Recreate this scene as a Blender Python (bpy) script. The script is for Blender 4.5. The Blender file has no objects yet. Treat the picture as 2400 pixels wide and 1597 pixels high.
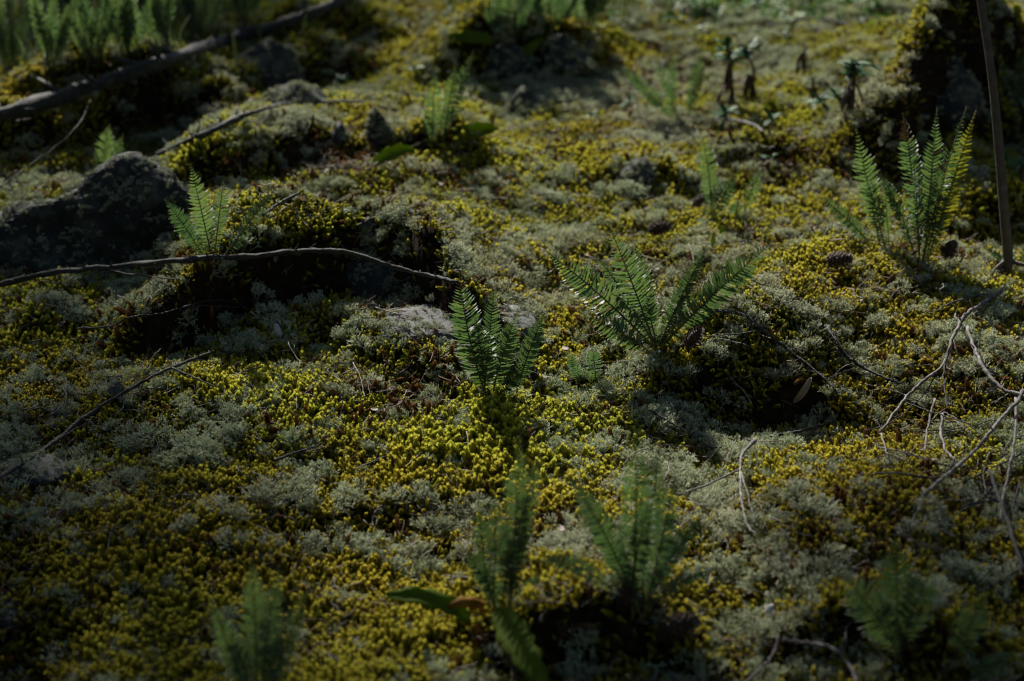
import bpy, bmesh, math, random
import numpy as np
from mathutils import Vector, Matrix, noise as mnoise

random.seed(11)
rng = np.random.default_rng(11)
S = bpy.context.scene
COL = S.collection

# ------------------------------------------------------------------ camera, sky, sun, exposure
CAM_Z, PITCH, LENS = 1.31, math.radians(22.0), 85.0
cd = bpy.data.cameras.new('camera')
cd.lens = LENS; cd.sensor_width = 36.0; cd.clip_start = 0.05; cd.clip_end = 400.0
cd.dof.use_dof = True; cd.dof.focus_distance = 3.26; cd.dof.aperture_fstop = 4.0
cd.dof.aperture_blades = 0
cam = bpy.data.objects.new('camera', cd); COL.objects.link(cam)
cam.location = (0, 0, CAM_Z); cam.rotation_euler = (math.pi/2 - PITCH, 0, 0)
S.camera = cam

SUN_AZ, SUN_EL = math.radians(-22), math.radians(33)      # azimuth from +Y, towards -X
TO_SUN = Vector((math.sin(SUN_AZ)*math.cos(SUN_EL), math.cos(SUN_AZ)*math.cos(SUN_EL), math.sin(SUN_EL)))
W = bpy.data.worlds.new('World'); S.world = W; W.use_nodes = True
nt = W.node_tree; bg = nt.nodes['Background']
sky = nt.nodes.new('ShaderNodeTexSky'); sky.sky_type = 'NISHITA'; sky.sun_disc = False
sky.sun_elevation = SUN_EL; sky.sun_rotation = SUN_AZ
nt.links.new(sky.outputs[0], bg.inputs[0]); bg.inputs[1].default_value = 0.055
sl = bpy.data.lights.new('sun', 'SUN'); sl.energy = 5.0; sl.angle = math.radians(0.7); sl.color = (1.0, 0.96, 0.86)
sun = bpy.data.objects.new('sun', sl); COL.objects.link(sun)
sun.rotation_euler = (-TO_SUN).to_track_quat('-Z', 'Y').to_euler()
S.view_settings.view_transform = 'Standard'; S.view_settings.look = 'None'
S.view_settings.exposure = 0.9; S.view_settings.gamma = 1.0; S.view_settings.use_curve_mapping = False
S.render.engine = 'CYCLES'
S.cycles.use_denoising = True
S.cycles.max_bounces = 6; S.cycles.diffuse_bounces = 3; S.cycles.transmission_bounces = 4; S.cycles.transparent_max_bounces = 4
S.cycles.caustics_reflective = False; S.cycles.caustics_refractive = False
S.cycles.sample_clamp_indirect = 3.0
S.cycles.use_adaptive_sampling = False; S.cycles.filter_width = 1.2

# ------------------------------------------------------------------ picture <-> place
FPX = LENS/36.0*2400.0
CAM = Vector((0, 0, CAM_Z))
CP, SP = math.cos(PITCH), math.sin(PITCH)
def ray_dir(px, py):
    u = (px-1200.0)/FPX; v = (798.5-py)/FPX
    return Vector((u, CP + v*SP, -SP + v*CP))
def at_depth(px, py, y):
    d = ray_dir(px, py); return CAM + d*(y/d.y)
def plane_hit(px, py, h=0.0):
    d = ray_dir(px, py); return CAM + d*((h-CAM_Z)/d.z)

# ------------------------------------------------------------------ lattice noise (vectorised)
def lattice(ix, iy, seed):
    h = (ix.astype(np.int64)*374761393 + iy.astype(np.int64)*668265263 + seed*1442695041) & 0x7fffffff
    h = ((h ^ (h >> 13))*1274126177) & 0x7fffffff
    h = (h ^ (h >> 16)) & 0xffff
    return h/65535.0
def vnoise(x, y, wl, seed):
    x = np.asarray(x)/wl; y = np.asarray(y)/wl
    # rotate a little so that the lattice never lines up with the view
    x, y = 0.83*x-0.56*y+seed*7.31, 0.56*x+0.83*y-seed*3.77
    ix = np.floor(x); iy = np.floor(y); fx = x-ix; fy = y-iy
    fx = fx*fx*fx*(fx*(fx*6-15)+10); fy = fy*fy*fy*(fy*(fy*6-15)+10)
    a = lattice(ix, iy, seed); b = lattice(ix+1, iy, seed); c = lattice(ix, iy+1, seed); d = lattice(ix+1, iy+1, seed)
    return (a*(1-fx)+b*fx)*(1-fy)+(c*(1-fx)+d*fx)*fy*1.0
def fbm(x, y, wl, seed, octv=4, gain=0.5):
    t = 0; amp = 1; tot = 0
    for k in range(octv):
        t = t + amp*(vnoise(x, y, wl/2**k, seed+k)*2-1); tot += amp; amp *= gain
    return t/tot
def sstep(a, b, t):
    t = np.clip((t-a)/(b-a), 0, 1); return t*t*(3-2*t)

# ------------------------------------------------------------------ the lie of the land
LEDGES = [  # crest traced as pixels, height, drop width, fall-off behind, side fade
    ([(330,640),(470,600),(560,590),(700,556),(850,530),(960,545),(1030,600),(1110,668)], .115, .05, .45, .11),
    ([(430,410),(600,398),(720,350),(850,335),(1000,325),(1100,330)], .055, .05, .40, .08),
    ([(-80,300),(0,280),(200,232),(450,155),(640,85),(780,50)], .085, .09, .6, .12),
    ([(1620,838),(1700,845),(1850,850),(1960,875)], .055, .03, .30, .06),
    ([(1190,1385),(1300,1400),(1500,1395),(1620,1430)], .060, .06, .30, .08),
    ([(1850,1400),(1950,1395),(2100,1430),(2300,1470)], .060, .06, .35, .08),
    ([(560,745),(760,750),(950,805),(1080,850)], .035, .08, .22, .08),
    ([(2130,110),(2180,62),(2260,22),(2420,0)], .24, .10, .5, .22),
    ([(1060,85),(1150,62),(1300,60),(1410,66)], .09, .09, .5, .10),
    ([(60,275),(300,240),(480,235),(540,260)], .045, .05, .3, .06),
    ([(650,60),(720,48),(860,40),(930,60)], .05, .05, .3, .06),
    ([(1650,352),(1750,330),(1860,350)], .045, .05, .3, .06),
    ([(1390,410),(1500,385),(1590,405)], .030, .04, .2, .05),
    ([(2200,470),(2300,455),(2420,450)], .050, .05, .3, .06),
    ([(60,730),(120,715),(190,740)], .030, .04, .2, .05),
]
MOUNDS = [  # pixel, radius x, radius y, height
    (1540,770,.16,.16,.035), (2010,640,.26,.28,.05), (1400,600,.14,.12,.03), (700,900,.25,.18,.03), (1130,1010,.2,.15,.02),
    (450,1200,.2,.18,.03), (2150,1180,.2,.2,.03), (10,1515,.05,.08,-.09), (1750,980,.16,.09,-.02), (280,360,.2,.15,-.03),
    (1500,900,.10,.08,-.015), (2330,560,.12,.10,-.05), (1290,930,.07,.05,-.02), (2050,200,.15,.4,.03), (620,180,.25,.25,-.05),
]
def prep_ledges():
    out = []
    for pts, h, w, L, f in LEDGES:
        g = [plane_hit(px, py, h) for px, py in pts]
        g.sort(key=lambda p: p.x)
        out.append((np.array([p.x for p in g]), np.array([p.y for p in g]), h, w, L, f))
    return out
PL = prep_ledges()
def height(x, y):
    x = np.asarray(x, float); y = np.asarray(y, float)
    z = fbm(x, y, .85, 3, 3)*.045 + fbm(x, y, .24, 21, 3)*.024 + fbm(x, y, .06, 40, 2)*.007
    for gx, gy, h, w, L, f in PL:
        yc = np.interp(x, gx, gy) + fbm(x, y*0, .12, 60, 2)*.025
        win = sstep(gx[0]-f, gx[0]+f*.6, x)*(1-sstep(gx[-1]-f*.6, gx[-1]+f, x))
        d = y-yc+.05*fbm(x, y, .09, 66, 3)
        h = h*(1+.5*fbm(x, y, .2, 69, 2))
        z = z + h*win*sstep(-w, 0, d)*np.exp(-np.maximum(d, 0)/L)
    for px, py, rx, ry, h in MOUNDS:
        p = plane_hit(px, py, max(h, 0))
        z = z + h*np.exp(-((x-p.x)/rx)**2-((y-p.y)/ry)**2)
    far = sstep(6.0, 14.0, np.hypot(x, y-3))
    return z*(1-far) + .15*fbm(x, y, 6, 80, 2)*far
X0, X1, Y0, Y1, ST = -1.75, 1.75, 1.9, 6.2, .0085
xs = np.arange(X0, X1+1e-6, ST); ys = np.arange(Y0, Y1+1e-6, ST)
def tail(start, step, n, ratio=1.28):
    o = []; p = start; s = step
    for k in range(n):
        s *= ratio; p += s; o.append(p)
    return np.array(o)
tl = tail(0, ST, 30)
gx = np.concatenate([X0-tl[::-1], xs, X1+tl]); gy = np.concatenate([Y0-tl[::-1], ys, Y1+tl])
GXX, GYY = np.meshgrid(gx, gy); GZ = height(GXX, GYY)
def zat(x, y):
    i = np.clip(np.searchsorted(gx, x)-1, 0, len(gx)-2); j = np.clip(np.searchsorted(gy, y)-1, 0, len(gy)-2)
    fx = (x-gx[i])/(gx[i+1]-gx[i]); fy = (y-gy[j])/(gy[j+1]-gy[j])
    return (GZ[j, i]*(1-fx)+GZ[j, i+1]*fx)*(1-fy)+(GZ[j+1, i]*(1-fx)+GZ[j+1, i+1]*fx)*fy
def pix_of(x, y, z):
    dx, dy, dz = x, y, z-CAM_Z
    w = dy*CP-dz*SP; v = dy*SP+dz*CP
    return 1200+FPX*dx/w, 798.5-FPX*v/w
# where each cover grows, noted as places on the slope (found through the picture)
MOSSY = [(2000,690,340,140,1.7), (2150,1130,260,90,.8), (1150,400,150,60,.6), (1650,640,120,60,.5), (470,1210,190,130,.8), (2130,1180,260,120,.8), (860,830,190,90,.7), (1080,380,230,70,.8), (2200,90,170,110,.9), (1750,860,250,80,.5), (720,80,120,40,.9), (1420,590,170,70,.3),
         (250,990,230,70,.5), (100,190,120,60,.7), (1850,300,200,60,.7), (1770,400,120,60,.6), (300,275,110,30,.6), (880,1010,130,60,.3), (600,1000,200,80,.5), (650,1350,650,220,.55), (2100,1350,320,160,.4), (780,540,90,30,.9), (1480,740,120,50,.6), (560,1430,200,90,.3), (2100,950,200,60,.5), (300,1520,200,60,.3), (1560,60,130,60,.7), (830,1200,120,100,.3), (900,1450,150,100,.3), (620,640,90,50,.6)]
PALE = [(1100,985,160,45,.9), (1330,1110,180,60,.8), (200,1330,120,80,.9), (600,320,210,60,1.0), (2150,260,150,60,1.0), (1500,215,330,75,1.2), (1300,250,230,60,1.0), (2050,420,260,60,.5), (900,300,200,50,.5), (330,280,200,30,.6), (150,730,160,50,.7), (560,760,130,50,.4), (950,440,70,40,.9), (730,1250,80,90,.8), (880,130,170,70,.7), (1480,900,130,60,.7), (1850,790,80,60,.5), (1650,830,80,50,.6), (1550,570,250,40,.5), (2030,830,110,60,.7), (2290,820,120,90,.7), (1500,1010,150,50,.7),
        (1700,1010,160,60,.6), (90,1480,120,80,.9), (1250,600,110,60,.8), (1000,1100,130,80,.4), (1680,1480,130,80,.8), (450,940,200,60,.4), (1300,470,200,80,.35), (2300,480,110,60,.8), (750,470,80,50,.6), (1150,1200,120,80,.5), (1750,1250,120,90,.4), (1950,120,130,80,.5), (60,260,80,40,.6), (500,1050,150,60,.4), (350,1380,120,60,.5)]
BARE = [(870,655,150,52,1.0), (1850,905,130,40,.72), (800,395,150,35,.9), (1000,345,110,28,.6), (600,150,140,50,.6), (1390,1450,160,60,.7), (2080,1480,170,60,.6), (1260,130,130,45,.7), (2210,170,115,95,1.3), (290,680,260,40,.3), (110,770,90,40,.7), (15,1515,50,50,1.0), (640,420,70,40,.6), (2350,620,60,50,.6), (1010,870,60,40,.5), (440,800,120,50,.35), (1260,930,60,30,.7), (300,330,160,30,.4), (1770,410,50,25,.4), (1450,1500,250,80,.3), (1080,760,150,26,1.8), (230,480,200,60,.6)]
def cover(px, py, lst):
    t = np.zeros_like(px)
    for a, b, rx, ry, k in lst: t += k*np.exp(-((px-a)/rx)**2-((py-b)/ry)**2)
    return t
def zcan(x, y):
    # top of the moss and lichen carpet (no carpet on the bare patches)
    z = zat(x, y); px, py = pix_of(np.asarray(x), np.asarray(y), z)
    return z + .023*(1-sstep(.35, .9, cover(px, py, BARE)))
def hit(px, py):
    d = ray_dir(px, py)
    t = np.arange(1.9, 8.0, .004); P = np.array(CAM)[None, :] + t[:, None]*np.array(d)[None, :]
    under = P[:, 2] < zcan(P[:, 0], P[:, 1])
    k = int(np.argmax(under)) if under.any() else len(t)-1
    return Vector(P[k])

# ------------------------------------------------------------------ object helpers
def link(o, parent=None):
    COL.objects.link(o)
    if parent is not None: o.parent = parent
    return o
def tag(o, label=None, cat=None, group=None, kind=None):
    if label: o['label'] = label
    if cat: o['category'] = cat
    if group: o['group'] = group
    if kind: o['kind'] = kind
    return o
def empty(name, loc, label, cat, group=None):
    o = bpy.data.objects.new(name, None); o.empty_display_size = .02; o.location = loc
    link(o); return tag(o, label, cat, group)
def mesh_data(name, verts, faces, material=None, smooth=True):
    me = bpy.data.meshes.new(name)
    me.from_pydata([tuple(v) for v in verts], [], faces)
    if material: me.materials.append(material)
    if smooth: me.polygons.foreach_set('use_smooth', [True]*len(me.polygons))
    me.update(); return me
def mesh_obj(name, verts, faces, material, parent=None, smooth=True, origin=None):
    o0 = Vector(origin) if origin is not None else Vector((0, 0, 0))
    me = mesh_data(name, [Vector(v)-o0 for v in verts], faces, material, smooth)
    o = bpy.data.objects.new(name, me); link(o, parent)
    if parent is not None: o.location = o0 - parent.matrix_basis.translation if parent.parent is None else o0
    else: o.location = o0
    return o

# ------------------------------------------------------------------ materials
def new_mat(name):
    m = bpy.data.materials.new(name); m.use_nodes = True
    t = m.node_tree; b = t.nodes['Principled BSDF']; return m, t, b
def ramp(t, fac, cols):
    r = t.nodes.new('ShaderNodeValToRGB'); e = r.color_ramp.elements
    e[0].position, e[0].color = cols[0][0], (*cols[0][1], 1); e[1].position, e[1].color = cols[-1][0], (*cols[-1][1], 1)
    for p, c in cols[1:-1]:
        n = e.new(p); n.color = (*c, 1)
    t.links.new(fac, r.inputs[0]); return r.outputs[0]
def noise_tex(t, scale, detail=5, coord='Object', rough=.6):
    tc = t.nodes.new('ShaderNodeTexCoord'); n = t.nodes.new('ShaderNodeTexNoise')
    n.inputs['Scale'].default_value = scale; n.inputs['Detail'].default_value = detail; n.inputs['Roughness'].default_value = rough
    t.links.new(tc.outputs[coord], n.inputs['Vector']); return n.outputs['Fac']
def bump(t, b, fac, dist, strength=.6):
    n = t.nodes.new('ShaderNodeBump'); n.inputs['Strength'].default_value = strength; n.inputs['Distance'].default_value = dist
    t.links.new(fac, n.inputs['Height']); t.links.new(n.outputs[0], b.inputs['Normal'])
def translucent(t, b, color_socket, amount):
    tr = t.nodes.new('ShaderNodeBsdfTranslucent'); mx = t.nodes.new('ShaderNodeMixShader'); mx.inputs[0].default_value = amount
    t.links.new(color_socket, tr.inputs[0]); t.links.new(b.outputs[0], mx.inputs[1]); t.links.new(tr.outputs[0], mx.inputs[2])
    t.links.new(mx.outputs[0], t.nodes['Material Output'].inputs[0])
def attr(t, name, kind='GEOMETRY'):
    a = t.nodes.new('ShaderNodeAttribute'); a.attribute_name = name; a.attribute_type = kind; return a.outputs['Fac']
def mixc(t, fac, a, b, mode='MIX'):
    m = t.nodes.new('ShaderNodeMix'); m.data_type = 'RGBA'; m.blend_type = mode
    if isinstance(fac, float): m.inputs[0].default_value = fac
    else: t.links.new(fac, m.inputs[0])
    for k, s in ((6, a), (7, b)):
        if isinstance(s, tuple): m.inputs[k].default_value = (*s, 1)
        else: t.links.new(s, m.inputs[k])
    return m.outputs[2]

def mat_soil():
    m, t, b = new_mat('forest_soil')
    c = ramp(t, noise_tex(t, 60, 8), [(.3, (.006,.0045,.003)), (.55, (.018,.012,.007)), (.75, (.045,.027,.014))])
    t.links.new(c, b.inputs['Base Color']); b.inputs['Roughness'].default_value = .95; b.inputs['Specular IOR Level'].default_value = .05
    bump(t, b, noise_tex(t, 220, 4), .004); return m
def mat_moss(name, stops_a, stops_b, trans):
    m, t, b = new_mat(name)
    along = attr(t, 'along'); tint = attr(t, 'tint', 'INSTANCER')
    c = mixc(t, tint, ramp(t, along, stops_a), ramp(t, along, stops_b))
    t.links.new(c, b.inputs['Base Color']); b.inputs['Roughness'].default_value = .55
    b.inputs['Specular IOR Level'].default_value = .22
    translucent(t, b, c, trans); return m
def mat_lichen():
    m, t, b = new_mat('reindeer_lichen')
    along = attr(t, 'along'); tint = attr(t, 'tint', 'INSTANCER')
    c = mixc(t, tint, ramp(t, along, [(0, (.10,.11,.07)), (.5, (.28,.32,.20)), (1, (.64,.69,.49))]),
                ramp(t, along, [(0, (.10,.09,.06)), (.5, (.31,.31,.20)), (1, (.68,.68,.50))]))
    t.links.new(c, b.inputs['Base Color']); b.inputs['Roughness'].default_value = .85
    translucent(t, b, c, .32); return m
def mat_leaf(name, a, bcol, rough, trans, scale=30, spec=.5, tcol=(1.5, 1.7, .7)):
    m, t, b = new_mat(name)
    oi = t.nodes.new('ShaderNodeObjectInfo'); n = noise_tex(t, scale, 3)
    add = t.nodes.new('ShaderNodeMath'); add.operation = 'MULTIPLY_ADD'
    t.links.new(oi.outputs['Random'], add.inputs[0]); add.inputs[1].default_value = .8; t.links.new(n, add.inputs[2])
    sub = t.nodes.new('ShaderNodeMath'); sub.operation = 'SUBTRACT'; t.links.new(add.outputs[0], sub.inputs[0]); sub.inputs[1].default_value = .4
    c = mixc(t, sub.outputs[0], a, bcol)
    t.links.new(c, b.inputs['Base Color']); b.inputs['Roughness'].default_value = rough
    b.inputs['Specular IOR Level'].default_value = spec
    c2 = mixc(t, 1.0, c, tcol, 'MULTIPLY')
    translucent(t, b, c2, trans); return m
def mat_bark(name, stops, scale, lich=None, dist=.002):
    m, t, b = new_mat(name)
    c = ramp(t, noise_tex(t, scale, 7), stops)
    if lich:
        f = ramp(t, noise_tex(t, scale*1.1, 9, 'Object', .72), [(.52, (0,0,0)), (.60, (1,1,1))]); c = mixc(t, f, c, lich)
    t.links.new(c, b.inputs['Base Color']); b.inputs['Roughness'].default_value = .75
    bump(t, b, noise_tex(t, scale*2.2, 9, 'Object', .7), dist, 1.0); return m
M = {
    'soil': mat_soil(),
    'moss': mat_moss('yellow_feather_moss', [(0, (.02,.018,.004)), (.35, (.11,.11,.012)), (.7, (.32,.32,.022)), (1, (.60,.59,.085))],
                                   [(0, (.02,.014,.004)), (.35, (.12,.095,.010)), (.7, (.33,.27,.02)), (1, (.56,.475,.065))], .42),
    'lichen': mat_lichen(),
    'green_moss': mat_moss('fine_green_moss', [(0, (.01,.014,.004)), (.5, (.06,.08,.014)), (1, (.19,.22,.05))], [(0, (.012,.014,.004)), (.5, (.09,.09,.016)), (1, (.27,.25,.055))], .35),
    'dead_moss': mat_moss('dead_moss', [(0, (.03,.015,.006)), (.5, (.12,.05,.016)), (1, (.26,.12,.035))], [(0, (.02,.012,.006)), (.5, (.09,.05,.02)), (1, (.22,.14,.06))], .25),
    'litter': mat_moss('dead_needles', [(0, (.09,.045,.018)), (1, (.14,.07,.03))], [(0, (.04,.025,.015)), (1, (.20,.12,.06))], .1),
    'twiglet': mat_moss('twiglet_bark', [(0, (.03,.022,.018)), (1, (.08,.06,.05))], [(0, (.10,.085,.075)), (1, (.30,.26,.23))], .05),
    'flake': mat_moss('dead_flake', [(0, (.06,.03,.015)), (1, (.16,.08,.04))], [(0, (.12,.08,.05)), (1, (.28,.20,.14))], .25),
    'leafy': mat_moss('ground_leaf', [(0, (.03,.07,.015)), (1, (.06,.15,.03))], [(0, (.05,.11,.02)), (1, (.10,.20,.03))], .35),
    'grass': mat_moss('grass_blade', [(0, (.05,.09,.02)), (1, (.10,.17,.04))], [(0, (.06,.08,.025)), (1, (.13,.16,.06))], .35),
    'fern': mat_leaf('fern_green', (.036,.074,.046), (.088,.132,.074), .54, .36, 60, .5, (1.45, 1.5, .6)),
    'fern_yellow': mat_leaf('fern_yellowing', (.10,.13,.02), (.20,.17,.02), .45, .4),
    'rachis': mat_bark('fern_stalk', [(.3, (.06,.07,.02)), (.7, (.14,.11,.03))], 90),
    'green_leaf': mat_leaf('bright_leaf', (.10,.17,.012), (.17,.22,.014), .75, .6, 18, .15, (1, 1, 1)),
    'rosette': mat_leaf('rosette_leaf', (.03,.10,.035), (.05,.12,.045), .5, .3, 30, .15, (1.2, 1.3, .7)),
    'dead_leaf': mat_leaf('dead_leaf', (.035,.02,.012), (.07,.04,.02), .7, .1),
    'orange_leaf': mat_leaf('orange_leaf', (.10,.045,.012), (.34,.17,.02), .75, .35, 70, .12, (1, 1, 1)),
    'pale_leaf': mat_leaf('pale_dry_leaf', (.20,.14,.10), (.34,.26,.20), .6, .25, 20),
    'rock': mat_bark('dark_rock', [(.3, (.006,.006,.0065)), (.55, (.016,.017,.016)), (.8, (.055,.055,.053))], 28, (.06,.075,.055), .008),
    'grey_wood': mat_bark('weathered_wood', [(.3, (.022,.021,.022)), (.55, (.055,.054,.056)), (.8, (.12,.118,.12))], 45, (.085,.10,.08), .005),
    'bark': mat_bark('branch_bark', [(.3, (.008,.006,.0055)), (.55, (.022,.018,.016)), (.8, (.07,.06,.056))], 70, (.05,.055,.045), .005),
    'pale_bark': mat_bark('bare_twig', [(.34, (.025,.02,.018)), (.5, (.10,.085,.08)), (.72, (.32,.29,.275))], 75, None, .002),
    'sapling': mat_bark('sapling_bark', [(.3, (.045,.032,.027)), (.6, (.085,.064,.054)), (.85, (.15,.12,.10))], 60, None, .002),
    'cone': mat_bark('cone_scale', [(.3, (.04,.022,.016)), (.7, (.12,.07,.05))], 120, None, .001),
    'pebble': mat_bark('pale_pebble', [(.3, (.28,.27,.27)), (.7, (.5,.48,.48))], 60, None, .002),
    'trunk': mat_bark('pine_bark', [(.3, (.04,.028,.02)), (.7, (.13,.09,.06))], 9, None, .02),
    'pine_needle': mat_leaf('pine_needle', (.025,.06,.02), (.05,.09,.03), .5, .2, 2),
}
def mat_white_dew():
    m, t, b = new_mat('dew'); b.inputs['Base Color'].default_value = (1, 1, 1, 1)  # milky white body stands in for the sun's glint in clear water
    b.inputs['Roughness'].default_value = .09; b.inputs['IOR'].default_value = 1.33; b.inputs['Transmission Weight'].default_value = .4; b.inputs['Specular IOR Level'].default_value = 1.0
    return m
M['dew'] = mat_white_dew()

# ------------------------------------------------------------------ ground
ny, nx = GZ.shape
V = np.stack([GXX.ravel(), GYY.ravel(), GZ.ravel()], 1)
idx = np.arange(nx*ny).reshape(ny, nx)
F = np.stack([idx[:-1, :-1].ravel(), idx[:-1, 1:].ravel(), idx[1:, 1:].ravel(), idx[1:, :-1].ravel()], 1)
me = bpy.data.meshes.new('ground')
me.vertices.add(len(V)); me.vertices.foreach_set('co', V.ravel())
me.loops.add(F.size); me.loops.foreach_set('vertex_index', F.ravel())
me.polygons.add(len(F)); me.polygons.foreach_set('loop_start', np.arange(0, F.size, 4)); me.polygons.foreach_set('loop_total', np.full(len(F), 4))
me.update(calc_edges=True); me.polygons.foreach_set('use_smooth', [True]*len(F)); me.materials.append(M['soil'])
ground = link(bpy.data.objects.new('ground', me)); tag(ground, 'dark bare forest soil under the moss and lichen', None, None, 'structure')

# ------------------------------------------------------------------ tubes, rocks, leaves
def catmull(P, n):
    P = [Vector(p) for p in P]; Q = [P[0]*2-P[1]] + P + [P[-1]*2-P[-2]]; out = []
    for i in range(1, len(Q)-2):
        for k in range(n):
            t = k/n; a, b, c, d = Q[i-1], Q[i], Q[i+1], Q[i+2]
            out.append(.5*((2*b)+(c-a)*t+(2*a-5*b+4*c-d)*t*t+(3*b-a-3*c+d)*t**3))
    out.append(P[-1]); return out
def tube_geo(P, R, sides=8, rough=.12, seed=0, cap=True):
    verts, faces = [], []; n = len(P)
    ref = Vector((0, 0, 1))
    for i, p in enumerate(P):
        T = (P[min(i+1, n-1)]-P[max(i-1, 0)]).normalized()
        if abs(T.dot(ref)) > .95: ref = Vector((1, 0, 0))
        A = T.cross(ref).normalized(); B = T.cross(A)
        r = R[i] if hasattr(R, '__len__') else R
        for k in range(sides):
            a = 2*math.pi*k/sides
            q = p + (A*math.cos(a)+B*math.sin(a))*r
            f = 1 + rough*(mnoise.noise(q*(.9/max(r, .0015))+Vector((seed*3.1, 0, 0))))*1.6
            verts.append(p + (q-p)*f)
    for i in range(n-1):
        for k in range(sides):
            a = i*sides+k; b = i*sides+(k+1) % sides
            faces.append((a, b, b+sides, a+sides))
    if cap:
        verts.append(P[0]); verts.append(P[-1]); c0 = len(verts)-2; c1 = c0+1
        for k in range(sides):
            faces.append((c0, (k+1) % sides, k)); faces.append((c1, (n-1)*sides+k, (n-1)*sides+(k+1) % sides))
    return verts, faces
def merge(geos):
    V, Fc = [], []
    for v, f in geos:
        o = len(V); V += list(v); Fc += [tuple(i+o for i in q) for q in f]
    return V, Fc
def track(pix, lift=.008, y0=None, y1=None, n=8, wob=.0):
    """control pixels -> smooth curve lying on / just above the ground between its two ends"""
    A = hit(*pix[0][:2]) if y0 is None else None; B = hit(*pix[-1][:2]) if y1 is None else None
    ya = A.y if y0 is None else y0; yb = B.y if y1 is None else y1
    L = [0.0]
    for a, b in zip(pix, pix[1:]): L.append(L[-1]+math.hypot(a[0]-b[0], a[1]-b[1]))
    pts = []
    for p, l in zip(pix, L):
        y = ya+(yb-ya)*l/L[-1]
        q = at_depth(p[0], p[1], y)
        z = float(zcan(q.x, q.y))
        h = hit(p[0], p[1])
        if q.z < z+lift*.3 or q.z > z+.10: q = h + (CAM-h).normalized()*(lift+.008)
        pts.append(q)
    c = catmull(pts, n)
    if wob: c = [p+Vector((random.gauss(0, wob), random.gauss(0, wob), random.gauss(0, wob))) for p in c]
    return c
def radii(n, r0, r1): return [r0+(r1-r0)*i/(n-1) for i in range(n)]
def nubs(P, R, n, seed):
    rr = random.Random(seed); g = []
    for k in range(n):
        i = rr.randrange(1, len(P)-1); d = Vector((rr.gauss(0, 1), rr.gauss(0, 1), abs(rr.gauss(0, 1)))).normalized()
        L = R[i]*rr.uniform(1.8, 5); a = P[i]; g.append(tube_geo([a, a+d*L*.5, a+d*L], [R[i]*.45, R[i]*.35, R[i]*.15], 5, .2, k))
    return g
def twig(name, pix, r0, r1, label, cat='twig', mat='bark', sides=7, sub=(), nub=6, seed=1, group=None, lift=.008, y0=None, y1=None, rough=.18, wob=.0005):
    kk = .78 if cat == 'log' else .62
    P = track(pix, lift, y0, y1, 8, wob); R = [q*(1+.38*mnoise.noise(Vector((i*.31, seed*2.3, 0)))) for i, q in enumerate(radii(len(P), r0*kk, r1*kk))]
    root = empty(name, P[0], label, cat, group)
    v, f = merge([tube_geo(P, R, sides, rough, seed)]+nubs(P, R, nub, seed))
    mesh_obj('stem', v, f, M[mat], root, True, P[0])
    for k, (spix, s0, s1) in enumerate(sub):
        Q = track(spix, lift, None, None, 6, wob*.8)
        # a side branch grows from the nearest point of the stem
        j = min(range(len(P)), key=lambda i: (P[i]-Q[0]).length)
        off = P[j]-Q[0]; Q = [q+off*(1-i/(len(Q)-1)) for i, q in enumerate(Q)]
        SR = radii(len(Q), s0*kk, s1*kk)
        v, f = merge([tube_geo(Q, SR, 6, rough, seed+k+5)]+nubs(Q, SR, max(1, nub//3), seed+k))
        mesh_obj('side_branch', v, f, M[mat], root, True, Q[0])
    return root
def rock(name, pts, label, cat='rock', mat='rock', disp=.02, scale=9, sub=5, seed=0, group=None, sink=0):
    bm = bmesh.new()
    for p in pts: bm.verts.new(p)
    bmesh.ops.convex_hull(bm, input=bm.verts[:])
    for v in [v for v in bm.verts if not v.link_faces]: bm.verts.remove(v)
    bmesh.ops.triangulate(bm, faces=bm.faces[:])
    for k in range(sub):
        lim = .012 if k > 2 else .03
        e = [e for e in bm.edges if e.calc_length() > lim]
        if not e: break
        bmesh.ops.subdivide_edges(bm, edges=e, cuts=1, use_grid_fill=False)
        bmesh.ops.triangulate(bm, faces=bm.faces[:])
        bmesh.ops.smooth_vert(bm, verts=bm.verts[:], factor=.12, use_axis_x=True, use_axis_y=True, use_axis_z=True)
    off = Vector((seed*5.3, seed*1.7, 0))
    bm.normal_update()
    for v in bm.verts:
        p = v.co*scale+off
        n = mnoise.fractal(p, .75, 2.1, 7) + .6*(abs(mnoise.noise(p*.7))-.3)
        v.co += v.normal*n*disp
    bm.normal_update()
    c = sum((Vector(p) for p in pts), Vector())/len(pts)
    me = bpy.data.meshes.new(name)
    for v in bm.verts: v.co -= c
    bm.to_mesh(me); bm.free(); me.materials.append(M[mat])
    me.polygons.foreach_set('use_smooth', [True]*len(me.polygons))
    o = link(bpy.data.objects.new(name, me)); o.location = c; return tag(o, label, cat, group)
def round_rock(name, px, py, w, h, d, label, seed, mat='rock', peak=(0, 0), disp=.3, group=None, cat='rock', sink=.25):
    bl = .35 if cat == 'pebble' else 0
    """w, h in photo pixels; stands at pixel px, py (its foot)"""
    b = hit(px, py); s = (b-CAM).length/FPX; w *= s/2; h *= s; rr = random.Random(seed)
    pts = []
    for k in range(18):
        a = rr.uniform(0, 2*math.pi); e = rr.uniform(.85, 1.1)
        pts.append(b+Vector((math.cos(a)*w*e, math.sin(a)*d*e+d*.6, -h*sink+rr.uniform(0, .25)*h)))
    for k in range(7):
        a = rr.uniform(0, 2*math.pi); e = rr.uniform(.3, .6)+bl
        pts.append(b+Vector((math.cos(a)*w*e+peak[0]*w*.6, math.sin(a)*d*e*.6+d*.6, h*rr.uniform(.55, .75))))
    pts.append(b+Vector((peak[0]*w, d*.6, h*(1-.6*bl))))
    return rock(name, pts, label, cat, mat, min(w, h)*disp*.35, 2.2/max(w, .01)*.8, 4, seed, group)
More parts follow.
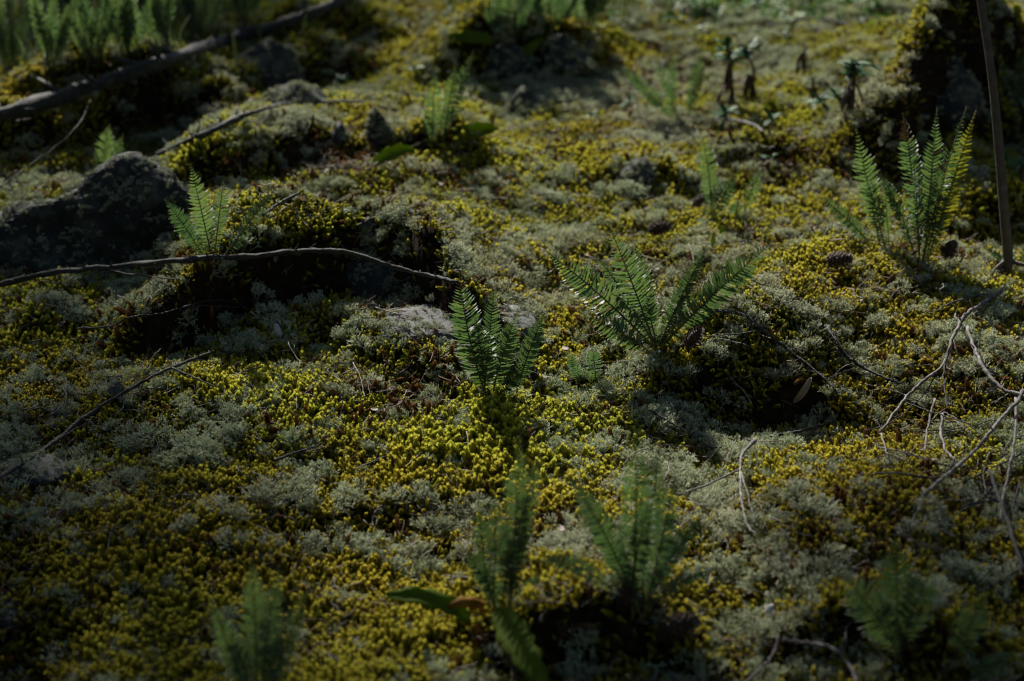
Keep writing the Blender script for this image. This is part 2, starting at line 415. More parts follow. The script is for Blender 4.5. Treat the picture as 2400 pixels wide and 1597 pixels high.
# pinna: a toothed leaflet, base at 0, tip at x = 1, a small ear at its upper base
def pinna_geo(n=9, wid=.165, teeth=True):
    v, f = [], []
    for i in range(n):
        x = i/(n-1)
        w = wid*(1-x**2.2)**.7*(1.0 if i else .75)
        if teeth and i % 2 and i < n-1: w *= .72
        ear = .10 if i == 1 else 0
        z = -.10*x*x
        v += [(x, w+ear, z+.05*math.sin(x*9)+.03), (x, 0, z), (x, -w, z+.03-.03*math.sin(x*8))]
    for i in range(n-1):
        a = i*3; f += [(a, a+3, a+4, a+1), (a+1, a+4, a+5, a+2)]
    return v, f
PV, PF = pinna_geo()
PINNA = [mesh_data('pinna', PV, PF, M['fern']), mesh_data('pinna', [(x, -y, z) for x, y, z in PV], [q[::-1] for q in PF], M['fern'])]
PINNA_DEAD = [mesh_data('pinna', PV, PF, M['dead_leaf']), mesh_data('pinna', [(x, -y, z) for x, y, z in PV], [q[::-1] for q in PF], M['dead_leaf'])]
PV_S, PF_S = pinna_geo(5, .19, False)
def frond_frames(base, tip, arch, face, n, rr):
    L = (tip-base).length
    c = base.lerp(tip, .45)+Vector((0, 0, 1))*L*arch+Vector((rr.gauss(0, .02), rr.gauss(0, .02), 0))*L
    P = [base*(1-t)**2+c*2*t*(1-t)+tip*t*t for t in [i/(n-1) for i in range(n)]]
    fr = []
    for i, p in enumerate(P):
        T = (P[min(i+1, n-1)]-P[max(i-1, 0)]).normalized()
        vw = (CAM-p); vw = (vw-T*vw.dot(T)).normalized()
        nat = Vector((-(tip-base).x, -(tip-base).y, L*.8)); nat = (nat-T*nat.dot(T)).normalized()
        if nat.dot(vw) < 0 and face > .5: vw = vw
        N = (nat*(1-face)+vw*face); N = (N-T*N.dot(T)).normalized()
        fr.append((p, T, N, T.cross(N)))
    return P, fr, L
COUNT = {}
def frond(root, base, tip, arch=.12, face=.75, pairs=28, plen=.115, single=False, mat='fern', seed=0, brown=1.1):
    rr = random.Random(seed); n = pairs+8
    P, fr, L = frond_frames(base, tip, arch, face, n, rr)
    R = radii(n, L*.0075, L*.0018); loc = root.location
    v, f = tube_geo(P, R, 5, .05, seed)
    ro = mesh_obj('frond', v, f, M['rachis'], root, True, base)
    if mat != 'fern' : tag(ro, 'yellowing frond')
    geos = []; bend = rr.uniform(-.1, .35)
    for i in range(4, n):
        t = (i-4)/(n-5); p, T, N, Wd = fr[i]
        prof = (.2+.97*math.sin(math.pi*min(1, t*.80+.14)))*min(1, .35+t*2.6)*(1-max(0, t-.68)/.32*.80)
        for s in (-1, 1):
            l = L*plen*.80*prof*rr.uniform(.88, 1.08)
            if l < L*.006: continue
            ang = math.radians(rr.gauss(14, 5)+18*t)
            d = (Wd*s*math.cos(ang)+T*math.sin(ang)+N*(bend+rr.gauss(0, .10))).normalized()
            nn = (N-d*N.dot(d)).normalized(); yy = nn.cross(d)
            tw = math.radians(rr.gauss(36, 20) if single else rr.gauss(18, 16))*s
            y2 = yy*math.cos(tw)+nn*math.sin(tw); z2 = d.cross(y2)
            wsc = 1.0 if l > L*.05 else 1.3
            Mx = Matrix(((d.x*l, y2.x*l*wsc, z2.x*l, p.x), (d.y*l, y2.y*l*wsc, z2.y*l, p.y), (d.z*l, y2.z*l*wsc, z2.z*l, p.z), (0, 0, 0, 1)))
            if single and COUNT.get(root.name, 0) < 300:
                COUNT[root.name] = COUNT.get(root.name, 0)+1
                if rr.random() < .025: continue
                old = t > brown or rr.random() < .02
                o = bpy.data.objects.new('pinna', (PINNA_DEAD if old else PINNA)[0 if s > 0 else 1]); link(o, ro)
                o.matrix_local = Matrix.Translation(-base) @ Mx
            else:
                vv = PV_S if pairs < 22 else PV; ff = PF_S if pairs < 22 else PF
                geos.append(([Mx @ Vector((x, y*s, z)) for x, y, z in vv], ff if s > 0 else [q[::-1] for q in ff]))
    if geos:
        v, f = merge(geos)
        lo = bpy.data.objects.new('leaflets', mesh_data('leaflets', [q-base for q in v], f, M[mat])); link(lo, ro)
        tag(lo, kind='stuff')
    return ro
def fern(bpx, tips, label, single=False, pairs=26, group=None, plen=.115, mats=(), lift=0, y=None):
    b = hit(*bpx) if y is None else at_depth(bpx[0], bpx[1], y); b = b+Vector((0, 0, -.024+lift))
    root = empty('fern', b, label, 'fern', group)
    for k, tp in enumerate(tips):
        px, py = tp[0], tp[1]; o = tp[2] if len(tp) > 2 else {}
        rr = random.Random(hash((px, py)) & 0xffff)
        bb = b+Vector((rr.gauss(0, .008)+o.get('bx', 0), rr.gauss(0, .008), 0))
        px += (px-bpx[0])*.11; py += (py-bpx[1])*.14
        tip = at_depth(px, py, b.y+o.get('dy', rr.uniform(-.04, .05)))
        zt = float(zat(tip.x, tip.y))+.012
        if tip.z < zt:
            tip = at_depth(px, py, b.y-.05)
        frond(root, bb, tip, o.get('arch', rr.uniform(.04, .14)), o.get('face', rr.uniform(.6, .9)), o.get('pairs', pairs),
              o.get('w', plen), single and o.get('single', True), o.get('mat', 'fern'), seed=k+int(px), brown=o.get('brown', 1.1))
    return root
FG = 'ferns growing in the moss'

# ------------------------------------------------------------------ ferns
fern((1150,915), [(1083,668,{'brown':.86,'arch':.02,'face':.85,'dy':-.03,'w':.13}), (1160,685,{'face':.6,'arch':.03,'dy':.03}), (1118,765,{'dy':-.05,'face':.8,'w':.15}),
     (1207,752,{'face':.7,'w':.15,'dy':.04}), (1272,742,{'face':.6,'w':.13,'bx':.03,'dy':.05}), (1222,865,{'w':.2,'dy':-.02,'pairs':16})],
     'upright fern beside the grey weathered plank, its tallest tip browned', True, 40, FG, .10)
fern((1545,800), [(1302,612,{'arch':.10,'face':.9,'w':.125,'dy':-.03}), (1435,552,{'arch':.02,'face':.9,'w':.115,'dy':-.03}), (1490,585,{'arch':.05,'face':.65,'w':.12,'dy':.05}),
     (1790,592,{'arch':.06,'face':.95,'w':.125,'dy':.0}), (1652,590,{'arch':.05,'face':.45,'w':.10,'dy':.06}), (1412,625,{'arch':.12,'face':.7,'w':.12,'dy':.04}),
     (1385,745,{'w':.16,'dy':-.04,'pairs':18,'arch':.08})],
     'large fern with wide spread fronds on the yellow moss mound', True, 40, FG, .10)
fern((2160,592), [(2120,305,{'arch':.22,'face':.4,'dy':.03,'brown':.74}), (2193,295,{'arch':.02,'face':.7,'w':.10}), (2255,292,{'arch':.03,'face':.75,'w':.09}), (2275,300,{'arch':-.02,'face':.6,'dy':.06,'mat':'fern_yellow','single':False}),
     (2142,405,{'arch':.03,'face':.55,'dy':-.05,'w':.115}), (2215,400,{'dy':-.06,'face':.75,'w':.11}), (2070,430,{'face':.4,'arch':.22,'w':.12})],
     'tall dense fern beside the thin sapling stem', True, 40, FG, .10)
fern((2065,560), [(2012,335,{'arch':.03,'face':.7,'w':.13}), (1925,468,{'arch':.08,'face':.6,'w':.13}), (2030,420,{'face':.7}), (2075,440,{'face':.6})],
     'pale fern with one upright tip and one low arching frond', False, 26, FG)
fern((1640,500), [(1643,335,{'face':.9,'w':.13}), (1722,412,{'face':.8,'w':.14}), (1690,430,{'face':.7})], 'small fern of three fronds above the big fern', False, 24, FG)
fern((1745,495), [(1782,405,{'face':.8,'w':.13}), (1722,470,{'w':.25,'pairs':10})], 'single short fern frond beside a dry stalk', False, 22, FG)
fern((1395,880), [(1388,818,{'face':.8,'w':.16,'pairs':14}), (1362,862,{'pairs':12,'w':.16})], 'tiny fern sprout in front of the lichen', False, 14, FG)
fern((1345,885), [(1334,828,{'face':.8,'w':.16,'pairs':14}), (1350,850,{'pairs':12})], 'tiny thin fern sprout beside the round cone', False, 14, FG)
fern((505,595), [(398,483,{'face':.9,'w':.15}), (452,412,{'face':.8}), (523,440,{'face':.7}), (637,455,{'face':.6,'arch':.02}), (480,480,{'face':.8})],
     'fern growing against the end of the big dark boulder', False, 24, FG)
fern((1030,325), [(1022,185,{'face':.85,'w':.13}), (1103,143,{'face':.6}), (993,255,{'face':.7}), (1065,170,{'face':.7})], 'upright fern above two bright green leaves', False, 24, FG)
fern((1600,270), [(1462,165,{'face':.7}), (1540,150,{'face':.7}), (1500,215,{'face':.8}), (1640,130,{'face':.6}), (1580,140,{}), (1650,160,{})], 'blurred spreading fern below the tall dead stalks', False, 22, FG)
fern((1175,1420), [(1215,1075,{'face':.9,'w':.092,'dy':-.02}), (1258,1108,{'face':.9,'w':.092,'dy':-.02}), (1125,1185,{'face':.6}), (1088,1290,{'face':.6,'w':.14}), (1232,1200,{'face':.7}), (1160,1170,{}), (1275,1345,{'w':.14}), (1190,1230,{'dy':-.05})],
     'loose fern of narrow fronds behind the orange curled leaf', False, 32, FG, .088)
fern((1490,1400), [(1492,1035,{'face':.9,'w':.10,'arch':.02}), (1345,1150,{'face':.85,'arch':.18,'w':.11}), (1545,1070,{'face':.4,'arch':.04,'dy':.05}), (1578,1130,{'face':.75,'w':.10}), (1645,1215,{'face':.7}), (1395,1235,{'face':.55,'arch':.12,'w':.15}),
     (1260,1330,{'arch':.35,'face':.7}), (1680,1340,{'arch':.3,'face':.6}), (1520,1200,{'dy':-.05})],
     'bushy many fronded fern over a dark hollow with cones', False, 32, FG, .10)
fern((595,1640), [(590,1350,{'face':.9,'w':.115}), (650,1362,{'face':.9,'w':.11}), (712,1405,{'face':.7,'arch':.03}), (545,1485,{'face':.6,'w':.16}), (498,1425,{'face':.7}), (660,1480,{'face':.8})],
     'shaded green fern cut by the bottom of the picture, amid golden moss', False, 30, FG, .105)
fern((2115,1530), [(1985,1370,{'face':.9,'w':.17,'dy':-.04}), (2098,1285,{'face':.9,'w':.15,'dy':-.02}), (2180,1340,{'face':.9,'w':.16,'dy':-.03}), (2060,1400,{'face':.8})], 'dark shaded fern of broad fronds in the hollow near a fallen twig', False, 22, FG)
fern((2230,1540), [(2305,1395,{'face':.9,'w':.16,'arch':.0})], 'one bright green fern frond standing alone', False, 22, FG)
fern((2240,1600), [(2365,1540,{'face':.8,'w':.17,'arch':.25})], 'low arching fern frond above the corner', False, 20, FG)
fern((2395,270), [(2340,148,{'face':.7}), (2398,130,{'face':.7}), (2420,180,{}), (2365,200,{})], 'fern at the edge just past the sapling stem', False, 22, FG)
fern((2395,620), [(2310,585,{'face':.6,'arch':.2}), (2350,560,{}), (2420,540,{})], 'small dim fern tucked behind the foot of the sapling', False, 18, FG)
fern((240,405), [(255,305,{'face':.9,'w':.16}), (285,325,{'face':.8,'w':.15}), (222,345,{})], 'dim fern sprig behind the big dark boulder', False, 18, FG)
for k, (bx, by, lab) in enumerate([(20,150,'blurred fern clump at the edge over the low end of the log'), (120,150,'blurred fern clump nearest the thin upright twig'), (215,130,'blurred fern clump second along the fallen log from the upright twig'),
                                   (300,125,'blurred fern clump third along the fallen log from the upright twig'), (385,110,'blurred fern clump fourth along the fallen log from the upright twig'), (470,80,'blurred fern clump fifth along the fallen log from the upright twig'),
                                   (570,50,'blurred fern clump behind the upper end of the log'), (170,70,'blurred fern clump in a second row behind the upright twig'), (340,50,'blurred fern clump in a second row behind the middle of the log')]):
    rr = random.Random(k+40)
    fern((bx, by), [(bx+rr.uniform(-65, 65), by-rr.uniform(90, 190), {'face': rr.uniform(.4, .9), 'pairs': 20, 'w': .095}) for q in range(11)], lab, False, 18, 'blurred ferns along the fallen log')
for k, (bx, by, lab) in enumerate([(1185,85,'blurred fern clump above the dark overhang, beside a bright leaf'), (1290,70,'blurred fern clump in the middle of the dark overhang'), (1385,60,'blurred fern clump at the far end of the dark overhang')]):
    rr = random.Random(k+90)
    fern((bx, by), [(bx+rr.uniform(-80, 80), by-rr.uniform(60, 150), {'face': rr.uniform(.5, .9), 'pairs': 18, 'w': .13}) for q in range(7)], lab, False, 18, 'blurred ferns on the dark overhang')

# ------------------------------------------------------------------ rocks and weathered wood
def px_pts(lst): return [at_depth(a, b, y) for a, b, y in lst]
yb = hit(250, 640).y
rock('boulder', px_pts([(-120,560,yb+.05), (0,522,yb+.05), (60,488,yb+.06), (160,455,yb+.06), (240,412,yb+.07), (335,356,yb+.09), (385,372,yb+.08), (430,420,yb+.06), (450,500,yb+.05),
     (455,640,yb+.06), (300,660,yb+.03), (120,665,yb+.03), (-120,670,yb+.03), (-120,640,yb+.3), (100,600,yb+.35), (330,500,yb+.33), (420,560,yb+.3), (340,430,yb+.26), (160,500,yb+.25)]),
     'big dark boulder with a pale lichened sloping top edge', 'boulder', 'rock', .026, 9, 6, 3)
yr = hit(880, 560).y
rock('mossy_rock', px_pts([(760,575,yr+.0), (830,520,yr+.02), (890,492,yr+.03), (950,486,yr+.04), (1000,500,yr+.04), (1030,560,yr+.02), (1000,620,yr-.0), (800,620,yr-.01), (800,560,yr+.2), (1000,540,yr+.2), (900,500,yr+.12), (900,660,yr+.1)]),
     'dark rounded rock nosing out of yellow moss above a black hollow', 'rock', 'rock', .012, 12, 5, 5)
yh = hit(880, 690).y
rock('ledge_rock', px_pts([(700,600,yh+.05), (860,585,yh+.06), (1010,640,yh+.05), (1050,690,yh+.03), (1020,735,yh+.0), (800,740,yh-.0), (700,730,yh+.0), (720,600,yh+.2), (1020,640,yh+.2), (850,700,yh+.25)]),
     'black rock face at the back of the hollow under the branch', 'rock', 'rock', .014, 10, 5, 8)
# weathered grey plank of wood
A = at_depth(890, 772, hit(1070, 785).y+.02); B = at_depth(1255, 762, hit(1070, 785).y+.06)
def plank(A, B, w, h, label):
    T = (B-A).normalized(); Y = Vector((0, 0, 1)).cross(T).normalized(); Z = T.cross(Y); n, m = 60, 22
    v, f = [], []
    for i in range(n+1):
        s = i/n; p = A.lerp(B, s); e = .55+.45*math.sin(math.pi*min(1, max(.0, s)))**.4
        for k in range(m):
            a = 2*math.pi*k/m; cx = abs(math.cos(a))**.6*math.copysign(1, math.cos(a)); cz = abs(math.sin(a))**.6*math.copysign(1, math.sin(a))
            g = mnoise.fractal(Vector((s*2.2, cx*7, cz*4)), 1, 2, 4)*.9+.5*mnoise.noise(Vector((s*9, cx*16, 3)))+.5*abs(mnoise.noise(Vector((s*4, cx*22, 8))))
            q = p+Y*cx*w*e*(1+.12*g)+Z*cz*h*e*(1+.5*g); v.append(q)
    for i in range(n):
        for k in range(m):
            f.append((i*m+k, i*m+(k+1) % m, (i+1)*m+(k+1) % m, (i+1)*m+k))
    f.append(tuple(range(m-1, -1, -1))); f.append(tuple(n*m+k for k in range(m)))
    o = mesh_obj('weathered_wood', v, f, M['grey_wood'], None, True, A); return tag(o, label, 'wood')
plank(A, B, .062, .016, 'grey weathered slab of wood lying behind the upright fern')
round_rock('rock', 890, 330, 75, 85, .03, 'pointed dark rock like a fin, tip leaning over the moss', 21, peak=(-.35, 0))
round_rock('rock', 1225, 255, 75, 55, .03, 'dark triangular rock standing in pale lichen', 22, peak=(.1, 0))
round_rock('rock', 795, 330, 50, 45, .03, 'small dark rock half buried next to the fin shaped rock', 23)
round_rock('rock', 700, 245, 170, 45, .06, 'broad grey lichened rock below the dark hollow', 24, peak=(-.1, 0))
round_rock('rock', 1500, 425, 110, 50, .05, 'low dark rock sunk in moss in the middle of the slope', 25)
round_rock('rock', 2215, 250, 220, 120, .08, 'huge black rock face under the mossy bank behind the sapling', 26, disp=.2)
round_rock('rock', 1190, 170, 170, 80, .06, 'black rock beneath the overhang, below the bright leaf', 27)
round_rock('rock', 1320, 150, 150, 70, .06, 'black rock beneath the overhang, below the blurred ferns', 28)
round_rock('rock', 620, 190, 200, 90, .08, 'black rock in the hollow under the fallen log', 29)
round_rock('pebble', 651, 782, 24, 26, .010, 'small pale angular pebble on brown moss', 30, mat='pebble', cat='pebble')
round_rock('rock', 80, 1122, 170, 12, .05, 'flat dark stone crusted with pale lichen', 31)
round_rock('rock', 270, 920, 40, 36, .015, 'small grey stone touching the long twig', 32, mat='grey_wood')
round_rock('rock', 20, 1460, 110, 45, .04, 'grey stone over the black hole in the corner', 34, mat='rock')
round_rock('pebble', 1805, 1440, 26, 24, .010, 'small white stone near the bottom hollow', 35, mat='pebble', cat='pebble')

# ------------------------------------------------------------------ logs, branches, twigs, the sapling
twig('fallen_log', [(-60,290),(0,270),(120,235),(250,190),(400,140),(540,90),(650,60),(760,20),(860,-30)], .019, .014, 'dark fallen log lying diagonally below the blurred ferns', 'log', 'bark', 12, nub=22, seed=2, lift=.055, rough=.3)
twig('fallen_branch', [(350,368),(430,335),(520,290),(620,255),(700,240),(850,238)], .0075, .004, 'thin dark branch running up from the boulder top', 'branch', 'bark', 8, nub=14, seed=3, lift=.03)
twig('fallen_branch', [(398,358),(470,320),(540,285),(578,268)], .010, .0085, 'short thick dark branch piece above the boulder', 'branch', 'bark', 10, nub=6, seed=4, lift=.03)
twig('fallen_branch', [(-60,690),(0,668),(120,640),(300,622),(470,606),(600,600),(720,588),(830,596),(930,628),(1000,645),(1075,662)], .0075, .0045, 'long dark branch bridging the black hollow', 'branch', 'bark', 10,
     sub=[([(300,622),(340,640),(420,655)], .003, .0015)], nub=30, seed=5, lift=.02, rough=.3, y0=hit(0,690).y-.02, y1=hit(1075,668).y)
twig('twig', [(-40,1150),(0,1118),(90,1065),(190,985),(290,920),(400,862),(500,825)], .0052, .0032, 'long slender twig lying diagonally over moss with a forked end', 'twig', 'bark', 8,
     sub=[([(405,866),(450,885),(512,910)], .0026, .0014), ([(120,1045),(180,1005),(235,985)], .0016, .001)], nub=18, seed=6, lift=.022)
twig('twig', [(180,770),(260,765),(300,745),(380,735),(450,718),(560,720)], .0024, .0014, 'thin dark twig half hidden in brown moss', 'twig', 'bark', 6, sub=[([(400,755),(470,725),(530,712),(580,722)], .002, .001)], nub=8, seed=7)
twig('twig', [(540,745),(600,735),(650,730)], .0034, .0028, 'short stubby dark twig near the pale pebble', 'twig', 'bark', 7, nub=3, seed=8)
twig('twig', [(640,1080),(690,1062),(760,1040)], .003, .002, 'short dark twig lying in pale lichen', 'twig', 'bark', 7, nub=3, seed=9)
twig('twig', [(0,440),(60,395),(130,345),(185,290),(212,235)], .0022, .0014, 'fine dark curved twig standing free above the boulder', 'twig', 'bark', 6, nub=4, seed=10, y0=3.8, y1=3.95)
twig('twig', [(110,215),(105,140),(108,70),(112,-20)], .003, .002, 'thin dark upright twig before the blurred ferns', 'twig', 'bark', 6, nub=6, seed=11, y0=hit(110,215).y, y1=hit(110,215).y+.01, lift=.001)
twig('twig', [(615,505),(650,480),(700,452)], .004, .003, 'short pale dead twig beside the fern by the boulder', 'twig', 'grey_wood', 7, nub=3, seed=12)
twig('twig', [(1680,728),(1745,740),(1790,775),(1840,815),(1890,852),(1950,905),(1965,930)], .0042, .002, 'crusted twig slanting down from the large fern', 'twig', 'bark', 7,
     sub=[([(1870,850),(1810,868),(1745,885)], .0016, .001), ([(1835,812),(1760,812)], .0012, .0008), ([(1790,775),(1700,785),(1620,790)], .0018, .001), ([(1940,895),(1960,880),(2010,860)], .0014, .0008)], nub=24, seed=13)
twig('twig', [(1935,762),(1960,800),(1985,835),(2030,865),(2085,890),(2115,900)], .0045, .0025, 'thicker crusted twig parallel to a slanting one, with mossy end', 'twig', 'bark', 7, nub=20, seed=14)
twig('twig', [(1805,1025),(1850,1015),(1890,1008),(1932,998)], .0036, .0032, 'short straight dark stick above the pale lichen', 'twig', 'bark', 8, nub=2, seed=15, rough=.08)
twig('twig', [(1772,1030),(1742,1062),(1735,1100),(1737,1160),(1750,1225),(1772,1255)], .0042, .0012, 'bent pale twig with two hanging tails', 'twig', 'pale_bark', 8,
     sub=[([(1738,1110),(1755,1170),(1770,1225)], .0018, .0008), ([(1735,1100),(1660,1135),(1590,1160)], .0024, .0014)], nub=5, seed=16, lift=.034)
twig('twig', [(1520,960),(1570,990),(1620,1020),(1655,1045),(1690,1050)], .002, .0014, 'thin dark twig lying in lichen left of the bent pale twig'.replace('left of', 'beside'), 'twig', 'bark', 6,
     sub=[([(1675,1048),(1600,1046),(1535,1042)], .0014, .001), ([(1685,1050),(1650,1090),(1635,1115)], .0014, .0008)], nub=6, seed=17)
# sapling and the dead branch at its foot
sb = hit(2362, 625)
P = catmull([sb+Vector((0, 0, -.02)), at_depth(2362,600,sb.y), at_depth(2352,480,sb.y+.0), at_depth(2340,330,sb.y+.01), at_depth(2325,180,sb.y+.015), at_depth(2308,60,sb.y+.02), at_depth(2295,-30,sb.y+.02), at_depth(2270,-300,sb.y+.03), at_depth(2262,-700,sb.y+.03), at_depth(2275,-1200,sb.y+.04)], 6)
root = empty('sapling', sb, 'slim bare brown sapling stem rising out of the picture', 'sapling')
mesh_obj('trunk', *tube_geo(P, radii(len(P), .0082, .0045), 12, .06, 4), M['sapling'], root, True, sb)
for k, pix in enumerate([[(2360,610),(2335,630),(2318,650)], [(2368,612),(2395,620),(2430,625)], [(2358,620),(2365,655),(2350,690)], [(2352,615),(2330,660),(2325,690)]]):
    Q = catmull([sb+Vector((0, 0, .01))]+[at_depth(a, b, sb.y-.012*i)+Vector((0, 0, 0)) for i, (a, b) in enumerate(pix)], 6)
    mesh_obj('root', *tube_geo(Q, radii(len(Q), .005, .002), 7, .15, k), M['sapling'], root, True, Q[0])
def branch_set(name, main, subs, label, mat='pale_bark', cat='branch', y_top=None, dyt=-.03):
    """dead branches fanning over the moss: a few centimetres proud of it"""
    def curve(pix, r0, r1, lift):
        pts = []
        for a, b in pix:
            h = hit(a, b); d = (CAM-h).normalized(); pts.append(h+d*lift)
        ysm = [p.y for p in pts]
        for _ in range(2): ysm = [ysm[0]]+[(ysm[i-1]+2*ysm[i]+ysm[i+1])/4 for i in range(1, len(ysm)-1)]+[ysm[-1]]
        out = []
        for (a, b), y in zip(pix, ysm):
            q = at_depth(a, b, y); z = float(zcan(q.x, q.y))
            if q.z < z+.004: h = hit(a, b); q = h+(CAM-h).normalized()*.012
            out.append(q)
        C = catmull(out, 7); C = [p+Vector((random.gauss(0, .0006), random.gauss(0, .0006), random.gauss(0, .0006))) for p in C]
        return C, radii(len(C), r0*.66, r1*.7)
    C, R = curve(*main); R = [q*(1+.3*mnoise.noise(Vector((i*.35, 4, 0)))) for i, q in enumerate(R)]; root = empty(name, C[0], label, cat)
    mesh_obj('main_stem', *merge([tube_geo(C, R, 9, .12, 3)]+nubs(C, R, 9, 3)), M[mat], root, True, C[0])
    for k, s in enumerate(subs):
        Q, R = curve(*s[:4]); m = s[4] if len(s) > 4 else mat
        mesh_obj('side_branch', *merge([tube_geo(Q, R, 7, .24, k+7)]+nubs(Q, R, 5, k+11)), M[m], root, True, Q[0])
    return root
branch_set('dead_branch', ([(2350,680),(2300,715),(2262,740),(2235,790),(2210,855),(2150,905),(2110,950),(2065,1012)], .0050, .0024, .03), [
    ([(2268,768),(2285,820),(2310,870),(2350,910),(2410,932)], .0044, .0036, .035),
    ([(2262,772),(2240,745),(2240,735)], .0024, .0014, .03),
    ([(2225,815),(2215,850),(2212,900),(2222,960)], .0020, .0014, .03, 'bark'),
    ([(2190,935),(2175,1000),(2168,1060)], .0026, .0018, .03),
    ([(2210,970),(2205,1015),(2220,1060),(2260,1095)], .0030, .0024, .03),
    ([(2065,1015),(2075,1050),(2080,1075)], .0020, .0012, .02),
    ([(2210,855),(2160,930),(2090,990),(2020,1010)], .0016, .0010, .02, 'bark'),
    ([(2300,690),(2230,710),(2190,730)], .0018, .001, .02),
    ], 'pale bare dead branch spreading from the foot of the sapling')
branch_set('dead_branch', ([(2398,915),(2385,940),(2340,990),(2280,1060),(2205,1125),(2165,1160)], .0040, .0030, .06), [
    ([(2380,935),(2380,1010),(2365,1100),(2350,1170),(2345,1220)], .0034, .0016, .04),
    ([(2165,1145),(2160,1180),(2130,1230)], .0026, .0014, .03),
    ([(2320,1105),(2345,1180),(2370,1250),(2400,1340)], .0040, .0034, .03, 'bark'),
    ([(2060,1050),(2140,1065),(2210,1090),(2300,1100)], .0018, .0012, .02, 'bark'),
    ([(2050,1110),(2120,1110),(2190,1125)], .0020, .0016, .02, 'bark'),
    ([(2400,1060),(2300,1110),(2230,1140)], .0016, .0012, .02, 'bark'),
    ([(2150,1010),(2250,1005),(2330,985),(2400,975)], .0012, .0008, .02, 'bark'),
    ]+[([(x0_, y0_), (x0_+dx_*.5+random.uniform(-12, 12), y0_+dy_*.5+random.uniform(-10, 10)), (x0_+dx_, y0_+dy_)], random.uniform(.0013, .0022), .0009, random.uniform(.015, .05), 'bark' if k_ % 3 else 'pale_bark')
        for k_ in range(16) for x0_, y0_, dx_, dy_ in [(random.uniform(2130, 2390), random.uniform(900, 1180), random.uniform(-150, 60), random.uniform(-50, 110))]],
    'forked bare branch with hanging twigs crossing the edge of the moss')
twig('twig', [(1835,1500),(1900,1508),(1950,1520),(1990,1560),(2010,1600)], .0034, .003, 'arching grey twig in the dark bottom hollow', 'twig', 'pale_bark', 7, nub=4, seed=19, lift=.02)
twig('twig', [(1825,1490),(1815,1530),(1780,1570),(1740,1610)], .0034, .003, 'dark crooked twig sinking into shaded lichen', 'twig', 'sapling', 7, nub=4, seed=20, lift=.02)
twig('twig', [(1690,275),(1760,290),(1790,310)], .0045, .003, 'pale short stick under the tall dead stalks', 'twig', 'grey_wood', 7, nub=3, seed=21)
twig('twig', [(1800,62),(1890,45),(1960,50),(2000,62)], .004, .003, 'dark bowed stick under the green leafy patch', 'twig', 'bark', 7, nub=3, seed=22, lift=.02)
twig('twig', [(2375,280),(2390,300),(2420,330)], .004, .003, 'dark stick poking in beside the sapling', 'twig', 'bark', 7, nub=1, seed=23, lift=.03)
twig('twig', [(150,910),(155,940),(120,975)], .0022, .0012, 'short hooked brown twig beside the long slender twig', 'twig', 'sapling', 6, nub=2, seed=24, lift=.015)
twig('twig', [(828,850),(845,885),(855,935)], .0012, .0009, 'fine pale straw leaning on the yellow moss', 'twig', 'pale_bark', 5, nub=0, seed=25, lift=.012)

# ------------------------------------------------------------------ pine cones
def cone_geo():
    g = []; n = 70; ga = 2.39996
    for i in range(n):
        t = (i+.5)/n; r = .42*math.sin(math.pi*min(.98, t*.86+.10))**.8; z = t; a = i*ga
        d = Vector((math.cos(a), math.sin(a), 0)); u = Vector((0, 0, 1)); s = Vector((-d.y, d.x, 0))
        p0 = d*r*.45+u*(z-.02); L = .24*(1-.4*t); o = (d*.8+u*.6).normalized(); w = .11
        v = [p0-s*w*.4, p0+s*w*.4, p0+o*L*.7+s*w, p0+o*L, p0+o*L*.7-s*w, p0+o*L*.85-u*.05]
        f = [(0, 1, 2, 4), (4, 2, 3), (0, 5, 1), (1, 5, 2), (2, 5, 3), (3, 5, 4), (4, 5, 0)]
        g.append((v, f))
    core = tube_geo([Vector((0, 0, k/8)) for k in range(9)], [.05]+[.22*math.sin(math.pi*(k/8*.9+.08)) for k in range(1, 8)]+[.03], 8, .05, 1)
    return core, merge(g)
CORE, SCALES = cone_geo()
CMD = mesh_data('core', *CORE, M['cone']); SMD = mesh_data('scales', *SCALES, M['cone'], False)
def cone(px, py, size, rot, label):
    b = hit(px, py); s = size*(b-CAM).length/FPX
    r = empty('pine_cone', b+Vector((0, 0, .006)), label, 'pine cone', 'fallen pine cones'); r.rotation_euler = rot; r.scale = (s, s, s)
    o = link(bpy.data.objects.new('core', CMD), r); o = link(bpy.data.objects.new('scales', SMD), r); tag(o, kind='stuff')
cone(2215, 612, 52, (.5, .3, 0), 'round brown pine cone at the foot of the tall dense fern')
cone(1935, 620, 60, (1.4, .2, 1.3), 'flat lying brown pine cone on bright yellow moss')
cone(1252, 892, 45, (.7, -.5, .3), 'small dark pine cone beside the upright fern')
cone(1610, 822, 60, (.5, .3, .6), 'dark pine cone at the foot of the large fern')
cone(1520, 548, 55, (1.2, .2, 1.0), 'brown pine cone above the large fern')
cone(1462, 1440, 75, (.2, .1, .2), 'upright pine cone in shade below the bushy fern')
cone(1545, 1500, 100, (.9, .5, .9), 'large pine cone in the dark hollow')
cone(1625, 490, 40, (.9, .2, 1.4), 'pine cone at the foot of the small three fronded fern')

